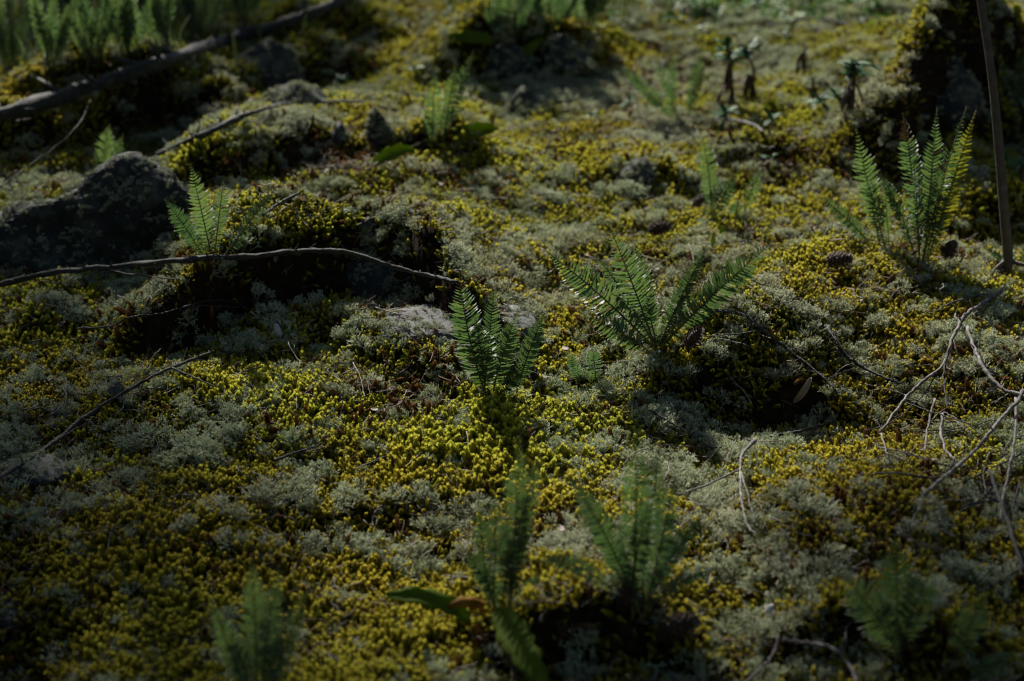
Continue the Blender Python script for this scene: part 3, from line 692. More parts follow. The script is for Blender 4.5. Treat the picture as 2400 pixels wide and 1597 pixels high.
# ------------------------------------------------------------------ single leaves
def leaf_obj(name, spine, w, mat, label, cat='leaf', lobes=0, curl=.15, thick=.0006, facing=None, group=None, parent=None, n=26, tip=1.0):
    """a real leaf: midrib, lobed edge, cupped, two skins"""
    C = catmull(spine, max(2, n//(len(spine)-1))); n = len(C); top, bot = [], []
    for i, p in enumerate(C):
        t = i/(n-1); T = (C[min(i+1, n-1)]-C[max(i-1, 0)]).normalized()
        nv = facing if facing is not None else Vector((0, -.5, 1)); nv = (nv-T*nv.dot(T)).normalized(); sd = T.cross(nv)
        ww = w*(math.sin(math.pi*min(.995, (t*.93+.05)**tip))**.7)
        if lobes: ww *= 1-.34*(((t*lobes) % 1.0))
        for k, q in enumerate((-1, -.5, 0, .5, 1)):
            z = curl*w*abs(q)**1.6+.04*w*math.sin(t*17+q*3)
            top.append(p+sd*q*ww+nv*(z+thick)); bot.append(p+sd*q*ww+nv*z)
    f = []; m = len(top)
    for i in range(n-1):
        for k in range(4):
            a = i*5+k; f.append((a, a+1, a+6, a+5)); f.append((m+a, m+a+5, m+a+6, m+a+1))
        for k in (0, 4):
            a = i*5+k; q = (a, a+5, m+a+5, m+a); f.append(q if k == 0 else q[::-1])
    f.append(tuple([0, m, m+1, 1])); 
    o = mesh_obj(name, top+bot, f, M[mat], parent, True, C[0])
    if parent is None: tag(o, label, cat, group)
    return o
h1 = hit(1275, 1640); h0 = hit(1165, 1470)
leaf_obj('toothed_leaf', [h1+Vector((.01, -.03, .02)), h1.lerp(h0, .35)+Vector((0, -.03, .035)), h1.lerp(h0, .7)+Vector((0, -.02, .035)), h0+Vector((0, -.01, .025))], .021, 'green_leaf',
         'yellow green toothed leaf hanging at the bottom of the picture', lobes=7, facing=Vector((.1, -1, .45)), tip=1.25)
h = hit(1110, 1440)
leaf_obj('curled_leaf', [at_depth(1045,1420,h.y-.02), at_depth(1085,1408,h.y-.02), at_depth(1130,1415,h.y-.01), at_depth(1150,1445,h.y)], .0085, 'orange_leaf', 'orange curled dead leaf beside the loose fern', facing=Vector((0, -.7, 1)), curl=-.5, lobes=4)
leaf_obj('hanging_leaf', [at_depth(1110,1465,h.y-.03), at_depth(1128,1520,h.y-.04), at_depth(1140,1600,h.y-.05), at_depth(1138,1660,h.y-.06)], .012, 'orange_leaf', 'dull brown orange leaf hanging down in shade', facing=Vector((.2, -1, .2)), curl=.4)
leaf_obj('pale_green_leaf', [at_depth(905,1398,h.y), at_depth(980,1400,h.y-.01), at_depth(1060,1425,h.y-.02), at_depth(1100,1460,h.y-.02)], .014, 'green_leaf', 'blurred pale green leaf stretching from the orange curled leaf', facing=Vector((0, -.6, 1)), curl=.2, lobes=5)
h = hit(1885, 915)
leaf_obj('dry_leaf', [at_depth(1862,942,h.y), at_depth(1878,925,h.y-.01), at_depth(1892,905,h.y-.01), at_depth(1900,888,h.y)], .0048, 'pale_leaf', 'pale pinkish dry curled leaf at the mouth of the dark hollow', facing=Vector((-.3, -1, .3)), curl=.7)
h = hit(1110, 318)
leaf_obj('bright_leaf', [at_depth(1065,332,h.y-.01), at_depth(1100,312,h.y), at_depth(1135,305,h.y+.01), at_depth(1168,304,h.y+.01)], .016, 'green_leaf', 'broad bright green leaf right under the upright blurred fern'.replace('right under','just under'), facing=Vector((0, -.9, .8)), curl=.3, lobes=4)
h = hit(920, 370)
leaf_obj('bright_leaf', [at_depth(968,352,h.y), at_depth(935,355,h.y-.01), at_depth(900,370,h.y-.02), at_depth(868,392,h.y-.03)], .014, 'green_leaf', 'bright green pointed leaf drooping over brown litter', facing=Vector((.2, -.7, .8)), curl=.3, lobes=4)
h = hit(1090, 100)
leaf_obj('bright_leaf', [at_depth(1050,90,h.y), at_depth(1085,88,h.y), at_depth(1130,92,h.y), at_depth(1150,105,h.y)], .014, 'green_leaf', 'dull green leaf jutting from the dark overhang', facing=Vector((0, -.8, .8)), curl=.3)
h = hit(1250, 110)
leaf_obj('bright_leaf', [at_depth(1215,150,h.y-.03), at_depth(1232,125,h.y-.03), at_depth(1255,105,h.y-.02), at_depth(1275,90,h.y)], .010, 'green_leaf', 'dim green leaf curving over black shade', facing=Vector((0, -.9, .5)), curl=.3)
# dry stalk and two blades
h = hit(1722, 535)
C = catmull([h, at_depth(1726,500,h.y), at_depth(1734,450,h.y)], 5)
tag(mesh_obj('dry_stalk', *tube_geo(C, radii(len(C), .0016, .0008), 5, .1, 1), M['orange_leaf'], None, True, h), 'thin orange dry stalk standing in moss', 'stalk')
for k, (a, b, c, lab) in enumerate([(1670, 580, 545, 'short bright green blade tip above the large fern'), (1690, 548, 530, 'tiny bright green blade tip beside a slightly taller one')]):
    h = hit(a, b); leaf_obj('grass_blade', [h, at_depth(a+1, (b+c)/2, h.y), at_depth(a+2, c, h.y)], .0035, 'green_leaf', lab, 'blade', facing=Vector((.2, -1, .2)))
h = hit(1122, 905); leaf_obj('young_leaf', [h, at_depth(1118,890,h.y), at_depth(1116,872,h.y)], .006, 'green_leaf', 'little yellow green leaf at the foot of the upright fern', facing=Vector((0, -1, .3)))

# ------------------------------------------------------------------ leafy rosettes on dead stalks
def rosette(bpx, tpx, label, n=9, size=.034, dead=5, seed=0, group=None):
    rr = random.Random(seed); b = hit(*bpx); t = at_depth(tpx[0], tpx[1], b.y+.01)
    root = empty('leafy_plant', b, label, 'plant', group)
    H = (t-b).length
    if H > .02:
        C = catmull([b+Vector((0, 0, -.01)), b.lerp(t, .5)+Vector((rr.gauss(0, .004), 0, 0)), t], 4)
        mesh_obj('stem', *tube_geo(C, radii(len(C), .0042, .0022), 6, .15, seed), M['dead_leaf'], root, True, b)
    def lf(c, az, el, L, w, mat, droop):
        d = Vector((math.cos(az)*math.cos(el), math.sin(az)*math.cos(el), math.sin(el)))
        s = [c, c+d*L*.5+Vector((0, 0, -droop*L*.15)), c+d*L+Vector((0, 0, -droop*L*.6))]
        leaf_obj('leaf' if mat != 'dead_leaf' else 'dead_leaf', s, w, mat, None, parent=root, facing=Vector((0, -.15, 1)) if droop < 1 else Vector((math.cos(az), math.sin(az), .2)), curl=.25, n=10)
    for k in range(n):
        lf(t.lerp(b, rr.uniform(0, .3) if H > .04 else 0), 2*math.pi*(k+rr.random()*.9)/n, rr.uniform(-.2, 1.1), size*rr.uniform(.55, 1.05), size*.12, 'rosette', rr.uniform(.2, .7))
    for k in range(dead):
        lf(b.lerp(t, rr.uniform(.3, .8)), rr.uniform(0, 6.28), rr.uniform(-1.3, -.5), size*rr.uniform(.5, 1.0), size*.11, 'dead_leaf', 1.4)
    return root
PG = 'leafy plants among the lichen'
rosette((1712,238), (1705,108), 'tall plant with green crown over drooping dead brown leaves', 20, .045, 8, 1, PG)
rosette((1760,215), (1748,112), 'paler plant with glossy leaves behind the tallest brown stalk', 18, .045, 6, 2, PG)
rosette((1995,268), (2005,148), 'dark stalked plant with green crown before the mossy bank', 20, .042, 9, 3, PG)
rosette((1905,235), (1905,180), 'stump like dead stalk with almost no green crown', 4, .02, 7, 4, PG)
rosette((1925,262), (1922,240), 'low green rosette next to the dark stalked plant', 18, .035, 0, 5, PG)
rosette((1960,250), (1962,228), 'low glossy rosette touching the dark stalked plant', 16, .032, 0, 6, PG)
rosette((790,208), (790,185), 'small glossy green rosette beside the broad grey rock', 8, .03, 1, 7, PG)
rosette((975,190), (972,165), 'small green rosette behind the upright blurred fern', 8, .03, 1, 8, PG)
rosette((1390,285), (1388,270), 'tiny bright green rosette on pale lichen', 7, .022, 0, 9, PG)
rosette((1475,262), (1475,240), 'tiny green rosette below the blurred spreading fern', 7, .022, 0, 10, PG)
rosette((1810,300), (1808,280), 'flat green rosette at the edge of golden moss', 8, .03, 0, 11, PG)
rosette((1700,290), (1700,268), 'flat dull green rosette under the tall dead stalks', 16, .035, 0, 12, PG)
rosette((1808,385), (1806,370), 'small rosette with one bright glint in dark moss', 7, .022, 0, 13, PG)
rosette((1985,1450), (1985,1435), 'small pale green rosette in the dark bottom hollow', 7, .022, 0, 14, PG)
rosette((2395,415), (2395,385), 'bright green plant cut by the edge beside the sapling', 7, .03, 0, 15, PG)
rosette((2310,265), (2310,245), 'small green sprig at the foot of the black rock face', 6, .022, 0, 16, PG)
rosette((1870,160), (1893,112), 'dark leaning dead stub between two leafy plants', 0, .03, 6, 17, PG)

# ------------------------------------------------------------------ moss, lichen, litter: stuff nobody could count
SRC = bpy.data.collections.new
def attr_mesh(name, v, f, along, mat, smooth=True):
    me = mesh_data(name, v, f, mat, smooth)
    a = me.attributes.new('along', 'FLOAT', 'POINT'); a.data.foreach_set('value', along); return me
def moss_shoot(seed):
    rr = random.Random(seed); L = 1.0; n = 9; v, f, al = [], [], []
    bend = rr.uniform(.15, .75); az = rr.uniform(0, 6.28); B = Vector((math.cos(az), math.sin(az), 0))
    def ax(t): return Vector((0, 0, L*t*(1-.18*bend*t)))+B*(bend*L*.55*t*t)
    tiers = 13
    for i in range(tiers):
        t = i/(tiers-1); p = ax(t*.93); T = (ax(t*.93+.03)-ax(t*.93-.03)).normalized()
        A = T.orthogonal().normalized(); C = T.cross(A)
        r = .135*(.72+.5*math.sin(math.pi*min(1, .12+t*.95)))*(1.0 if t < .85 else .78)
        k0 = 7
        for k in range(k0):
            a = 2*math.pi*(k+.5*(i % 2)+rr.uniform(-.15, .15))/k0; d = A*math.cos(a)+C*math.sin(a); s = T.cross(d)
            op = rr.uniform(.7, 1.15); up = .17+.06*rr.random(); w = .058
            q = [p+d*r*.35, p+d*r*op*.85+T*up*.45+s*w, p+d*r*op*1.0+T*up, p+d*r*op*.85+T*up*.45-s*w]
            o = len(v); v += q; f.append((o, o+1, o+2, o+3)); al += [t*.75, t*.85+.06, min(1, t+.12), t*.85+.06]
    m = 5; o = len(v)
    for i in range(5):
        t = i/4; p = ax(t*.95)
        for k in range(m):
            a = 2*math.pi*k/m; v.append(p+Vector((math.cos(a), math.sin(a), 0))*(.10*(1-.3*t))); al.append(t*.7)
    for i in range(4):
        for k in range(m): f.append((o+i*m+k, o+i*m+(k+1) % m, o+(i+1)*m+(k+1) % m, o+(i+1)*m+k))
    f.append(tuple(o+4*m+k for k in range(m)))
    return v, f, al
def lichen_clump(seed, stems=15, depth=5):
    rr = random.Random(seed); v, f, al = [], [], []
    def seg(p, q, r0, r1, a0, a1):
        T = (q-p).normalized(); A = T.orthogonal().normalized(); B = T.cross(A); o = len(v)
        for c, r, a in ((p, r0, a0), (q, r1, a1)):
            for k in range(3):
                g = 2.0944*k; v.append(c+(A*math.cos(g)+B*math.sin(g))*r); al.append(a)
        for k in range(3): f.append((o+k, o+(k+1) % 3, o+3+(k+1) % 3, o+3+k))
    def grow(p, d, L, r, lev):
        q = p+d*L; a0 = 1-(lev/depth); a1 = 1-((lev-1)/depth)
        seg(p, q, r, r*.82, a0, a1)
        if lev <= 1: return
        nb = 2 if rr.random() < .8 else 3
        for k in range(nb):
            e = Vector((rr.gauss(0, 1), rr.gauss(0, 1), rr.gauss(0, .7))).normalized()
            dd = (d+e*.66+Vector((0, 0, .10))).normalized()
            grow(q, dd, L*rr.uniform(.68, .92), r*.80, lev-1)
    for s in range(stems):
        a = rr.uniform(0, 6.28); R = .42*math.sqrt(rr.random())
        p = Vector((math.cos(a)*R, math.sin(a)*R, -.05)); d = (Vector((math.cos(a)*R*1.3, math.sin(a)*R*1.3, .8))+Vector((rr.gauss(0, .2), rr.gauss(0, .2), 0))).normalized()
        grow(p, d, rr.uniform(.26, .38), .036, depth)
    return v, f, al
def needle(seed):
    rr = random.Random(seed); b = rr.uniform(-.15, .15); v, f, al = [], [], []
    for i in range(4):
        t = i/3
        for k in range(3):
            a = 2.0944*k; v.append((t-.5, b*t*t+.022*math.cos(a)*(1-.5*t), .022*math.sin(a))); al.append(t)
    for i in range(3):
        for k in range(3): f.append((i*3+k, i*3+(k+1) % 3, i*3+3+(k+1) % 3, i*3+3+k))
    return v, f, al
def blade(seed):
    rr = random.Random(seed); v, f, al = [], [], []; bd = rr.uniform(.15, .7)
    for i in range(7):
        t = i/6; w = .022*(1-t**1.5); c = Vector((bd*t*t*.7, 0, t*(1-.25*bd*t)))
        v += [c+Vector((0, -w, 0)), c+Vector((w*.3, 0, 0)), c+Vector((0, w, 0))]; al += [t]*3
        if i:
            a = (i-1)*3; f += [(a, a+1, a+4, a+3), (a+1, a+2, a+5, a+4)]
    return v, f, al
def leaf_sprig(seed):
    rr = random.Random(seed); v, f, al = [], [], []
    for k in range(9):
        h = rr.uniform(.15, .8); az = rr.uniform(0, 6.28); el = rr.uniform(-.1, .8); L = rr.uniform(.3, .55)
        d = Vector((math.cos(az)*math.cos(el), math.sin(az)*math.cos(el), math.sin(el))); s = Vector((-math.sin(az), math.cos(az), 0)); c = Vector((0, 0, h))
        o = len(v)
        for i in range(5):
            t = i/4; w = .13*math.sin(math.pi*(t*.9+.06)); p = c+d*L*t+Vector((0, 0, -.12*t*t))
            v += [p-s*w+Vector((0, 0, .03)), p, p+s*w+Vector((0, 0, .03))]; al += [h]*3
            if i:
                a = o+(i-1)*3; f += [(a, a+1, a+4, a+3), (a+1, a+2, a+5, a+4)]
    return v, f, al
def variants(cname, fn, n, mat):
    c = bpy.data.collections.new(cname)
    for k in range(n):
        v, f, al = fn(100+k*13); c.objects.link(bpy.data.objects.new(cname, attr_mesh(cname, v, f, al, mat)))
    return c
def scatter(name, label, pts, rot, scl, idx, tint, coll):
    me = bpy.data.meshes.new(name); n = len(pts); me.vertices.add(n); me.vertices.foreach_set('co', np.asarray(pts, np.float32).ravel())
    def put(nm, ty, arr, key):
        a = me.attributes.new(nm, ty, 'POINT'); a.data.foreach_set(key, np.ascontiguousarray(arr).ravel())
    put('rot', 'FLOAT_VECTOR', np.asarray(rot, np.float32), 'vector'); put('scl', 'FLOAT', np.asarray(scl, np.float32), 'value')
    put('pick', 'INT', np.asarray(idx, np.int32), 'value'); put('tint', 'FLOAT', np.asarray(tint, np.float32), 'value')
    o = link(bpy.data.objects.new(name, me)); tag(o, label, None, None, 'stuff')
    g = bpy.data.node_groups.new(name+'_growth', 'GeometryNodeTree')
    g.interface.new_socket('Geometry', in_out='INPUT', socket_type='NodeSocketGeometry'); g.interface.new_socket('Geometry', in_out='OUTPUT', socket_type='NodeSocketGeometry')
    N = g.nodes; I = N.new('NodeGroupInput'); O = N.new('NodeGroupOutput'); ip = N.new('GeometryNodeInstanceOnPoints'); ci = N.new('GeometryNodeCollectionInfo')
    ci.inputs['Collection'].default_value = coll; ci.inputs['Separate Children'].default_value = True; ci.inputs['Reset Children'].default_value = True
    def na(nm, ty):
        a = N.new('GeometryNodeInputNamedAttribute'); a.data_type = ty; a.inputs['Name'].default_value = nm; return a.outputs['Attribute']
    er = N.new('FunctionNodeEulerToRotation')
    L = g.links.new
    L(I.outputs[0], ip.inputs['Points']); L(ci.outputs[0], ip.inputs['Instance']); ip.inputs['Pick Instance'].default_value = True
    L(na('pick', 'INT'), ip.inputs['Instance Index']); L(na('rot', 'FLOAT_VECTOR'), er.inputs[0]); L(er.outputs[0], ip.inputs['Rotation']); L(na('scl', 'FLOAT'), ip.inputs['Scale'])
    L(ip.outputs[0], O.inputs[0])
    m = o.modifiers.new('growth', 'NODES'); m.node_group = g
    return o
def lean(n, sd, bx=0.0, by=0.0):
    """random tilt about x and y, random spin"""
    return np.stack([rng.normal(by, sd, n), rng.normal(bx, sd, n), rng.uniform(0, 6.28, n)], 1)
def jitter_grid(step):
    nx_, ny_ = int(5.0/step), int(5.2/step)
    a, b = np.meshgrid(np.arange(nx_), np.arange(ny_))
    x = -2.5+(a.ravel()+rng.uniform(0, 1, nx_*ny_))*step; y = 2.0+(b.ravel()+rng.uniform(0, 1, nx_*ny_))*step
    keep = np.abs(x) < .255*y+.22
    # thinner beyond the far edge of what the photograph shows
    keep &= rng.uniform(0, 1, nx_*ny_) < 1-.5*sstep(5.6, 6.4, y)
    return x[keep], y[keep]
def slope(x, y):
    e = .012; gx_ = (zat(x+e, y)-zat(x-e, y))/(2*e); gy_ = (zat(x, y+e)-zat(x, y-e))/(2*e)
    return gx_, gy_
def field(x, y):
    z = zat(x, y); px, py = pix_of(x, y, z)
    sx, sy = slope(x, y); steep = sy
    mo = cover(px, py, MOSSY); pa = cover(px, py, PALE); ba = cover(px, py, BARE)
    wob = fbm(x, y, .16, 130, 4, .6)*1.1+fbm(x, y, .042, 150, 3, .75)*2.1+.86
    return z, px, py, sx, sy, (mo-pa)*.75+wob, ba + fbm(x, y, .10, 170, 3)*.35

def on_stones(names, dens, minz, seed):
    rr = random.Random(seed); out = []
    for o in S.objects:
        if o.type == 'MESH' and o.name.split('.')[0] in names and o.parent is None:
            me = o.data; mw = o.location
            for p in me.polygons:
                if p.normal.z > minz and rr.random() < p.area*dens*(.3+.7*max(0, mnoise.noise((p.center+mw)*14)+.35)):
                    out.append(p.center+mw)
    return np.array([tuple(p) for p in out]) if out else np.zeros((0, 3))
# yellow feather moss
x, y = jitter_grid(.0048)
z, px, py, sx, sy, pref, bare = field(x, y)
pref = pref+rng.normal(0, .30, len(x))
dens = sstep(-.30, .12, pref)*(1-sstep(.35, .9, bare))*(1-.8*sstep(.9, 2.2, sy))
keep = rng.uniform(0, 1, len(x)) < dens*.97+.03
x, y, z, sx, sy, px, py = [a[keep] for a in (x, y, z, sx, sy, px, py)]
n = len(x); print('moss shoots', n)
s = .0172*(1+.7*fbm(x, y, .14, 190, 3))*rng.uniform(.6, 1.4, n)
hgt = .006*fbm(x, y, .035, 210, 2)
r = lean(n, .46); r[:, 0] += .35*np.clip(sy, -1, 1.4)+.18+.9*fbm(x, y, .07, 310, 2); r[:, 1] += .9*fbm(x, y, .07, 330, 2); r[:, 1] += -.35*np.clip(sx, -1, 1)
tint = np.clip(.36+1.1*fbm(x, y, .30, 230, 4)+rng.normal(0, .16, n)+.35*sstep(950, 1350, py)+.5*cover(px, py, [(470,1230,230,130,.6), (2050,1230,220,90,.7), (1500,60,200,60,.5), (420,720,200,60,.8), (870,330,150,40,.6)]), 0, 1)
# the leaning Euler rotations are about world axes, so spin comes first
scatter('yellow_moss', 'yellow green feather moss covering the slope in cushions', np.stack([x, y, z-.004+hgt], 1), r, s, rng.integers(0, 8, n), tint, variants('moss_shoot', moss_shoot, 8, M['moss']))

# a finer, darker green moss in patches
x, y = jitter_grid(.0062); z, px, py, sx, sy, pref, bare = field(x, y)
w = .05+.55*sstep(.15, .55, fbm(x, y, .19, 510, 4, .6))*(1-sstep(.5, 1.0, bare))
k = rng.uniform(0, 1, len(x)) < w; x, y, z, sx, sy = [a[k] for a in (x, y, z, sx, sy)]; n = len(x)
r = lean(n, .35); r[:, 0] += .3*np.clip(sy, -1, 1.4); r[:, 1] += -.3*np.clip(sx, -1, 1)
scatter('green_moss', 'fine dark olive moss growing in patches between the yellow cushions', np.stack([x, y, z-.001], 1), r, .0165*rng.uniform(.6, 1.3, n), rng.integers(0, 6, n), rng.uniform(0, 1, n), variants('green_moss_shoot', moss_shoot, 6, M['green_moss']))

# dead rusty moss between the green
x, y = jitter_grid(.0105); z, px, py, sx, sy, pref, bare = field(x, y)
w = .05+.25*sstep(.2, .9, fbm(x, y, .2, 410, 3)*1.6)+cover(px, py, [(600,420,130,40,.9), (330,770,230,50,.6), (480,730,120,35,.6), (850,380,130,40,.6), (1010,870,60,50,.6), (500,620,150,40,.5), (730,760,70,30,.5), (980,745,40,25,.9), (1900,1330,120,60,.5), (2070,1200,150,60,.3), (1250,1250,90,60,.4), (1420,760,90,40,.4), (820,940,70,30,.6)])
k = rng.uniform(0, 1, len(x)) < w; x, y, z, sx, sy = [a[k] for a in (x, y, z, sx, sy)]; n = len(x)
scatter('dead_moss', 'rusty brown dead moss between the living cushions', np.stack([x, y, z-.002], 1), lean(n, .75), .023*rng.uniform(.6, 1.3, n), rng.integers(0, 6, n), rng.uniform(0, 1, n), variants('dead_moss_shoot', moss_shoot, 6, M['dead_moss']))

# reindeer lichen
x, y = jitter_grid(.0150)
z, px, py, sx, sy, pref, bare = field(x, y)
dens = (.12+.88*(1-sstep(-.35, .30, pref)))*(1-sstep(.35, .95, bare))*(1-.6*sstep(1.0, 2.4, sy))
keep = rng.uniform(0, 1, len(x)) < dens*.9+.06
x, y, z, sx, sy = [a[keep] for a in (x, y, z, sx, sy)]
n = len(x); print('lichen clumps', n)
s = .0170*rng.uniform(.45, 1.6, n)*(1+.3*fbm(x, y, .2, 250, 2))
r = lean(n, .25); r[:, 0] += .3*np.clip(sy, -1, 1.4); r[:, 1] += -.3*np.clip(sx, -1, 1)
tint = np.clip(.35+.8*fbm(x, y, .22, 270, 3)+rng.normal(0, .2, n), 0, 1)
st = on_stones(('boulder', 'rock', 'mossy_rock', 'ledge_rock', 'weathered_wood'), 11000, .05, 3); m = len(st)
def cat(a, b): return np.concatenate([a, b])
x, y, z = cat(x, st[:, 0]), cat(y, st[:, 1]), cat(z, st[:, 2]); r = cat(r, lean(m, .5)); s = cat(s, rng.uniform(.003, .009, m)); tint = cat(tint, rng.uniform(0, 1, m)); n += m
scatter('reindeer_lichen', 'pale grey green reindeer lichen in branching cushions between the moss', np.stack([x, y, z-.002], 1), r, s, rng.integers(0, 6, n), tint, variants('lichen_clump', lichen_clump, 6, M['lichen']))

# needles and litter
x, y = jitter_grid(.016)
z, px, py, sx, sy, pref, bare = field(x, y)
keep = rng.uniform(0, 1, len(x)) < .36+.6*sstep(.2, .8, bare)
x, y, z = [a[keep] for a in (x, y, z)]
x = np.repeat(x, 2)+rng.normal(0, .006, len(x)*2); y = np.repeat(y, 2)+rng.normal(0, .006, len(y)*2); z = zat(x, y); n = len(x)
r = np.stack([rng.normal(0, .3, n), rng.normal(0, .45, n), rng.uniform(0, 6.28, n)], 1)
scatter('needle_litter', 'fallen brown needles and dead moss strewn over the ground', np.stack([x, y, z+rng.uniform(.005, .022, n)], 1), r, rng.uniform(.012, .034, n), rng.integers(0, 4, n), rng.uniform(0, 1, n), variants('needle', needle, 4, M['litter']))

# broken twiglets, bark flakes and straw
def twiglet(seed):
    rr = random.Random(seed); p = Vector((-.5, 0, 0)); P = []
    d = Vector((1, 0, 0))
    for k in range(7): P.append(p.copy()); d = (d+Vector((0, rr.gauss(0, .35), rr.gauss(0, .2)))).normalized(); p = p+d/6
    g = [tube_geo(P, radii(7, .016, .007), 4, .2, seed)]
    for k in range(2):
        i = rr.randrange(1, 5); e = (d+Vector((0, rr.gauss(0, 1), rr.gauss(0, .5)))).normalized(); g.append(tube_geo([P[i], P[i]+e*.15, P[i]+e*.28], [.009, .007, .004], 4, .1, k))
    v, f = merge(g); return v, f, [.5+.5*rr.random()]*len(v)
def flake(seed):
    rr = random.Random(seed); v, f, al = [], [], []
    for i in range(5):
        for j in range(4):
            x = i/4-.5; y = (j/3-.5)*.5*(1-(2*x)**2*.7)*(1+rr.uniform(-.2, .2)); v.append((x, y, .25*x*x+.4*y*y+rr.gauss(0, .02))); al.append(rr.random())
    for i in range(4):
        for j in range(3): a = i*4+j; f.append((a, a+1, a+5, a+4))
    return v, f, al
x, y = jitter_grid(.030); z, px, py, sx, sy, pref, bare = field(x, y)
k = rng.uniform(0, 1, len(x)) < .50+.4*sstep(.1, .6, bare); x, y, z = x[k], y[k], z[k]; n = len(x)
r = np.stack([rng.normal(0, .3, n), rng.normal(0, .3, n), rng.uniform(0, 6.28, n)], 1)
scatter('twig_litter', 'broken bits of dead twig and straw caught in the moss', np.stack([x, y, z+rng.uniform(.012, .022, n)], 1), r, rng.uniform(.018, .06, n), rng.integers(0, 6, n), rng.uniform(0, 1, n), variants('twiglet', twiglet, 6, M['twiglet']))
x, y = jitter_grid(.034); z, px, py, sx, sy, pref, bare = field(x, y)
k = rng.uniform(0, 1, len(x)) < .40+.5*sstep(.1, .6, bare); x, y, z = x[k], y[k], z[k]; n = len(x)
r = np.stack([rng.normal(0, .6, n), rng.normal(0, .6, n), rng.uniform(0, 6.28, n)], 1)
scatter('leaf_litter', 'small brown flakes of bark and old leaf lying in the moss', np.stack([x, y, z+rng.uniform(.006, .018, n)], 1), r, rng.uniform(.007, .018, n), rng.integers(0, 4, n), rng.uniform(0, 1, n), variants('flake', flake, 4, M['flake']))

# green leafy patch at the top of the slope, and thin grass behind the log
def patch(lst, step, thr=.25):
    x, y = jitter_grid(step); z = zat(x, y); px, py = pix_of(x, y, z)
    k = rng.uniform(0, 1, len(x)) < cover(px, py, lst)
    return x[k], y[k], z[k]
x, y, z = patch([(1700,5,170,40,.8), (1850,30,170,45,.8), (1980,10,120,40,.8), (2350,420,40,40,.4), (1250,20,140,50,.5)], .022); n = len(x)
scatter('leafy_ground_cover', 'bright green small leaved plants along the top of the slope', np.stack([x, y, z], 1), lean(n, .25), rng.uniform(.025, .05, n), rng.integers(0, 5, n), rng.uniform(0, 1, n), variants('leaf_sprig', leaf_sprig, 5, M['leafy']))
x, y, z = patch([(150,70,160,90,.8), (330,60,200,80,.8), (560,30,150,60,.5), (1290,30,160,60,.6)], .014); n = len(x)
scatter('grass', 'thin grass blades among the blurred ferns behind the log', np.stack([x, y, z], 1), lean(n, .2), rng.uniform(.05, .11, n), rng.integers(0, 5, n), rng.uniform(0, 1, n), variants('blade', blade, 5, M['grass']))

# ------------------------------------------------------------------ unseen pines, added with boughs set to shade the near and left side
def pine(base, height_, targets, label, seed):
    rr = random.Random(seed); b = Vector((base[0], base[1], float(zat(base[0], base[1]))-.05))
    root = empty('shade_pine', b, label, 'tree', 'unseen pines added for shade')
    C = catmull([b, b+Vector((.03, .02, height_*.4)), b+Vector((-.02, .03, height_*.75)), b+Vector((.02, 0, height_))], 8)
    mesh_obj('trunk', *tube_geo(C, radii(len(C), .12, .02), 12, .12, seed), M['trunk'], root, True, b)
    v, f = [], []
    for px_, py_, t_, rad, dens_ in targets:
        c = hit(px_, py_)+TO_SUN*t_
        st = b+Vector((0, 0, max(.8, min(height_-.2, c.z-b.z-.25))))
        L = catmull([st, st.lerp(c, .5)+Vector((0, 0, .12)), c, c+(c-st).normalized()*rad], 6)
        mesh_obj('limb', *tube_geo(L, radii(len(L), .014, .004), 6, .1, seed), M['trunk'], root, True, st)
        for q in range(int(420*dens_*(rad/.4)**2)):
            d = Vector((rr.gauss(0, 1), rr.gauss(0, 1), rr.gauss(0, .45)))*rad*.5; p = c+d
            for w in range(4):
                e = Vector((rr.gauss(0, 1), rr.gauss(0, 1), rr.gauss(.3, .7))).normalized(); n_ = e.orthogonal().normalized()*.0035; o = len(v)
                ln = rr.uniform(.06, .11); v += [p-n_, p+n_, p+e*ln+n_*.4, p+e*ln-n_*.4]; f.append((o, o+1, o+2, o+3))
    cr = mesh_obj('crown', v, f, M['pine_needle'], root, False, b+Vector((0, 0, height_*.7)))
    return root
pine((-3.2, 7.6), 6.0, [(120,1330,6.2,.45,.35), (380,1600,6.0,.4,.4), (-60,1020,6.4,.35,.6), (720,1640,5.8,.3,.3), (-40,760,6.6,.35,.6), (-150,1150,6.2,.4,1), (-260,500,6.6,.3,.3), (120,60,5.6,.5,1.1), (400,40,5.6,.45,1.1)], 'unseen pine tree added for shading the moss with the diagonal twig', 5)
pine((-2.7, 6.35), 5.6, [(2560,1450,5.6,.35,.5), (2520,1750,5.5,.4,1)], 'unseen pine tree added for shading the nearest ferns', 6)
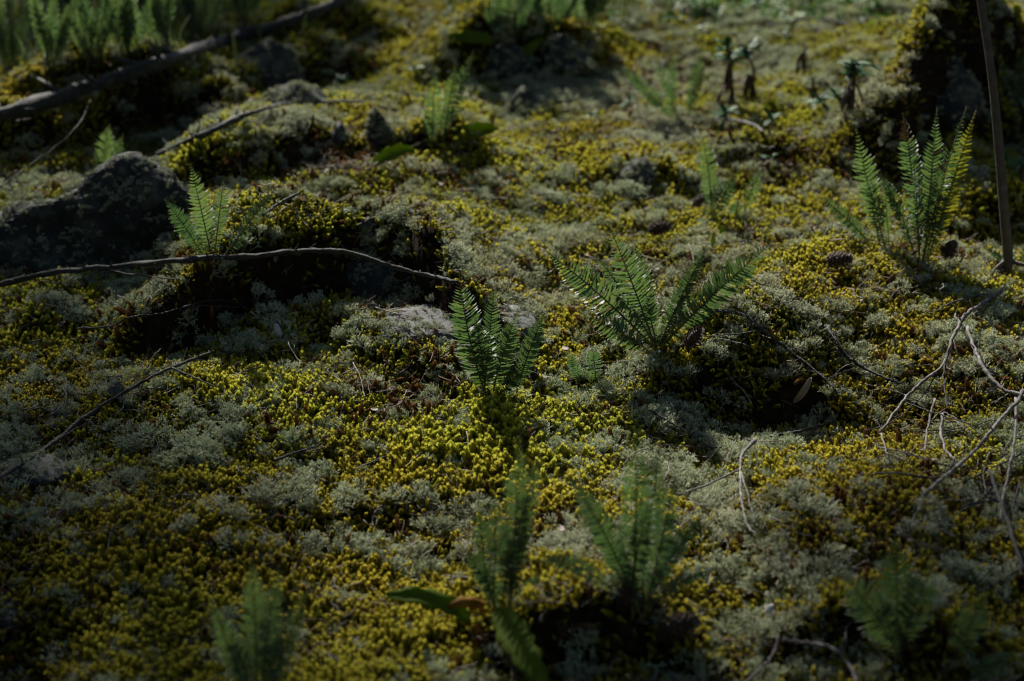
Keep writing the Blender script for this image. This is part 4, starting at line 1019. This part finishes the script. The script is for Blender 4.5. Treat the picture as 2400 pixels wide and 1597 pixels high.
# unseen wood added to cut the sky light: one mass, open towards the sun
def wood():
    rr = random.Random(77); v, f = [], []; sx, sy = TO_SUN.x, TO_SUN.y; q = math.hypot(sx, sy); sx, sy = sx/q, sy/q
    n = 0
    while n < 46:
        a = rr.uniform(0, 6.283); R = rr.uniform(6.0, 15.0); bx = math.cos(a)*R; by = 3.4+math.sin(a)*R
        al = bx*sx+(by-3.4)*sy; lat = abs(bx*sy-(by-3.4)*sx)
        if al > 0 and lat < 3.4: continue
        if by > 0 and abs(bx) < .30*by+1.6: continue
        n += 1; H = rr.uniform(8, 13); z0 = float(zat(bx, by))
        C = [Vector((bx, by, z0-.1+H*k/6)) for k in range(7)]; g = tube_geo(C, radii(7, .16, .03), 8, .1, n); o = len(v); v += g[0]; f += [tuple(i+o for i in t) for t in g[1]]
        for k in range(620):
            t = rr.random()**.8; z = z0+.7+(H-.7)*t; r = (1-t)*2.0*math.sqrt(rr.random())+.1; b_ = rr.uniform(0, 6.283)
            c = Vector((bx+math.cos(b_)*r, by+math.sin(b_)*r, z-r*.25)); e = Vector((math.cos(b_), math.sin(b_), -.35)).normalized(); s_ = Vector((-math.sin(b_), math.cos(b_), rr.gauss(0, .3)))
            L = rr.uniform(.25, .5); w = rr.uniform(.08, .17); o = len(v); v += [c-e*L*.5, c+s_*w, c+e*L*.5+Vector((0, 0, -.05)), c-s_*w]; f.append((o, o+1, o+2, o+3))
    return v, f
v, f = wood()
tag(mesh_obj('forest', v, f, M['pine_needle'], None, False), 'unseen pine wood added round the view to cut the sky light', None, None, 'stuff')

# ------------------------------------------------------------------ dew drops, whitened in place of sun glints
bm = bmesh.new(); bmesh.ops.create_icosphere(bm, subdivisions=2, radius=1); DM = bpy.data.meshes.new('dew_drop'); bm.to_mesh(DM); bm.free(); DM.materials.append(M['dew'])
DM.polygons.foreach_set('use_smooth', [True]*len(DM.polygons))
for a, b in [(598,18),(1052,172),(812,180),(812,205),(1672,32),(1745,20),(2190,10),(2198,65),(905,145),(985,150),(1390,258),(1393,278),(1488,255),(1380,530),(1485,1200),(1222,1278),(1915,1302),(1545,830),(1532,850),(1375,530),(1805,352),(2230,278),(2257,290),(1735,90),(1760,85),(2005,128),(1920,230),(1955,232),(1412,1250),(1655,1285),(1910,1132),(810,500),(1240,30),(1165,75),(1168,115)]:
    h = hit(a, b); d = (CAM-h).normalized(); o = bpy.data.objects.new('dew_drop', DM); link(o)
    o.location = h+d*.012+Vector((0, 0, .004)); q = random.uniform(.0018, .0028)*(.6 if b > 900 else 1.0); o.scale = (q, q, q*.9)
    tag(o, 'tiny dew drop with its glint painted white, hanging on the moss and leaves', 'dew drop', 'dew drops')
print('verts', sum(len(o.data.vertices) for o in S.objects if o.type == 'MESH'), 'objects', len(S.objects))
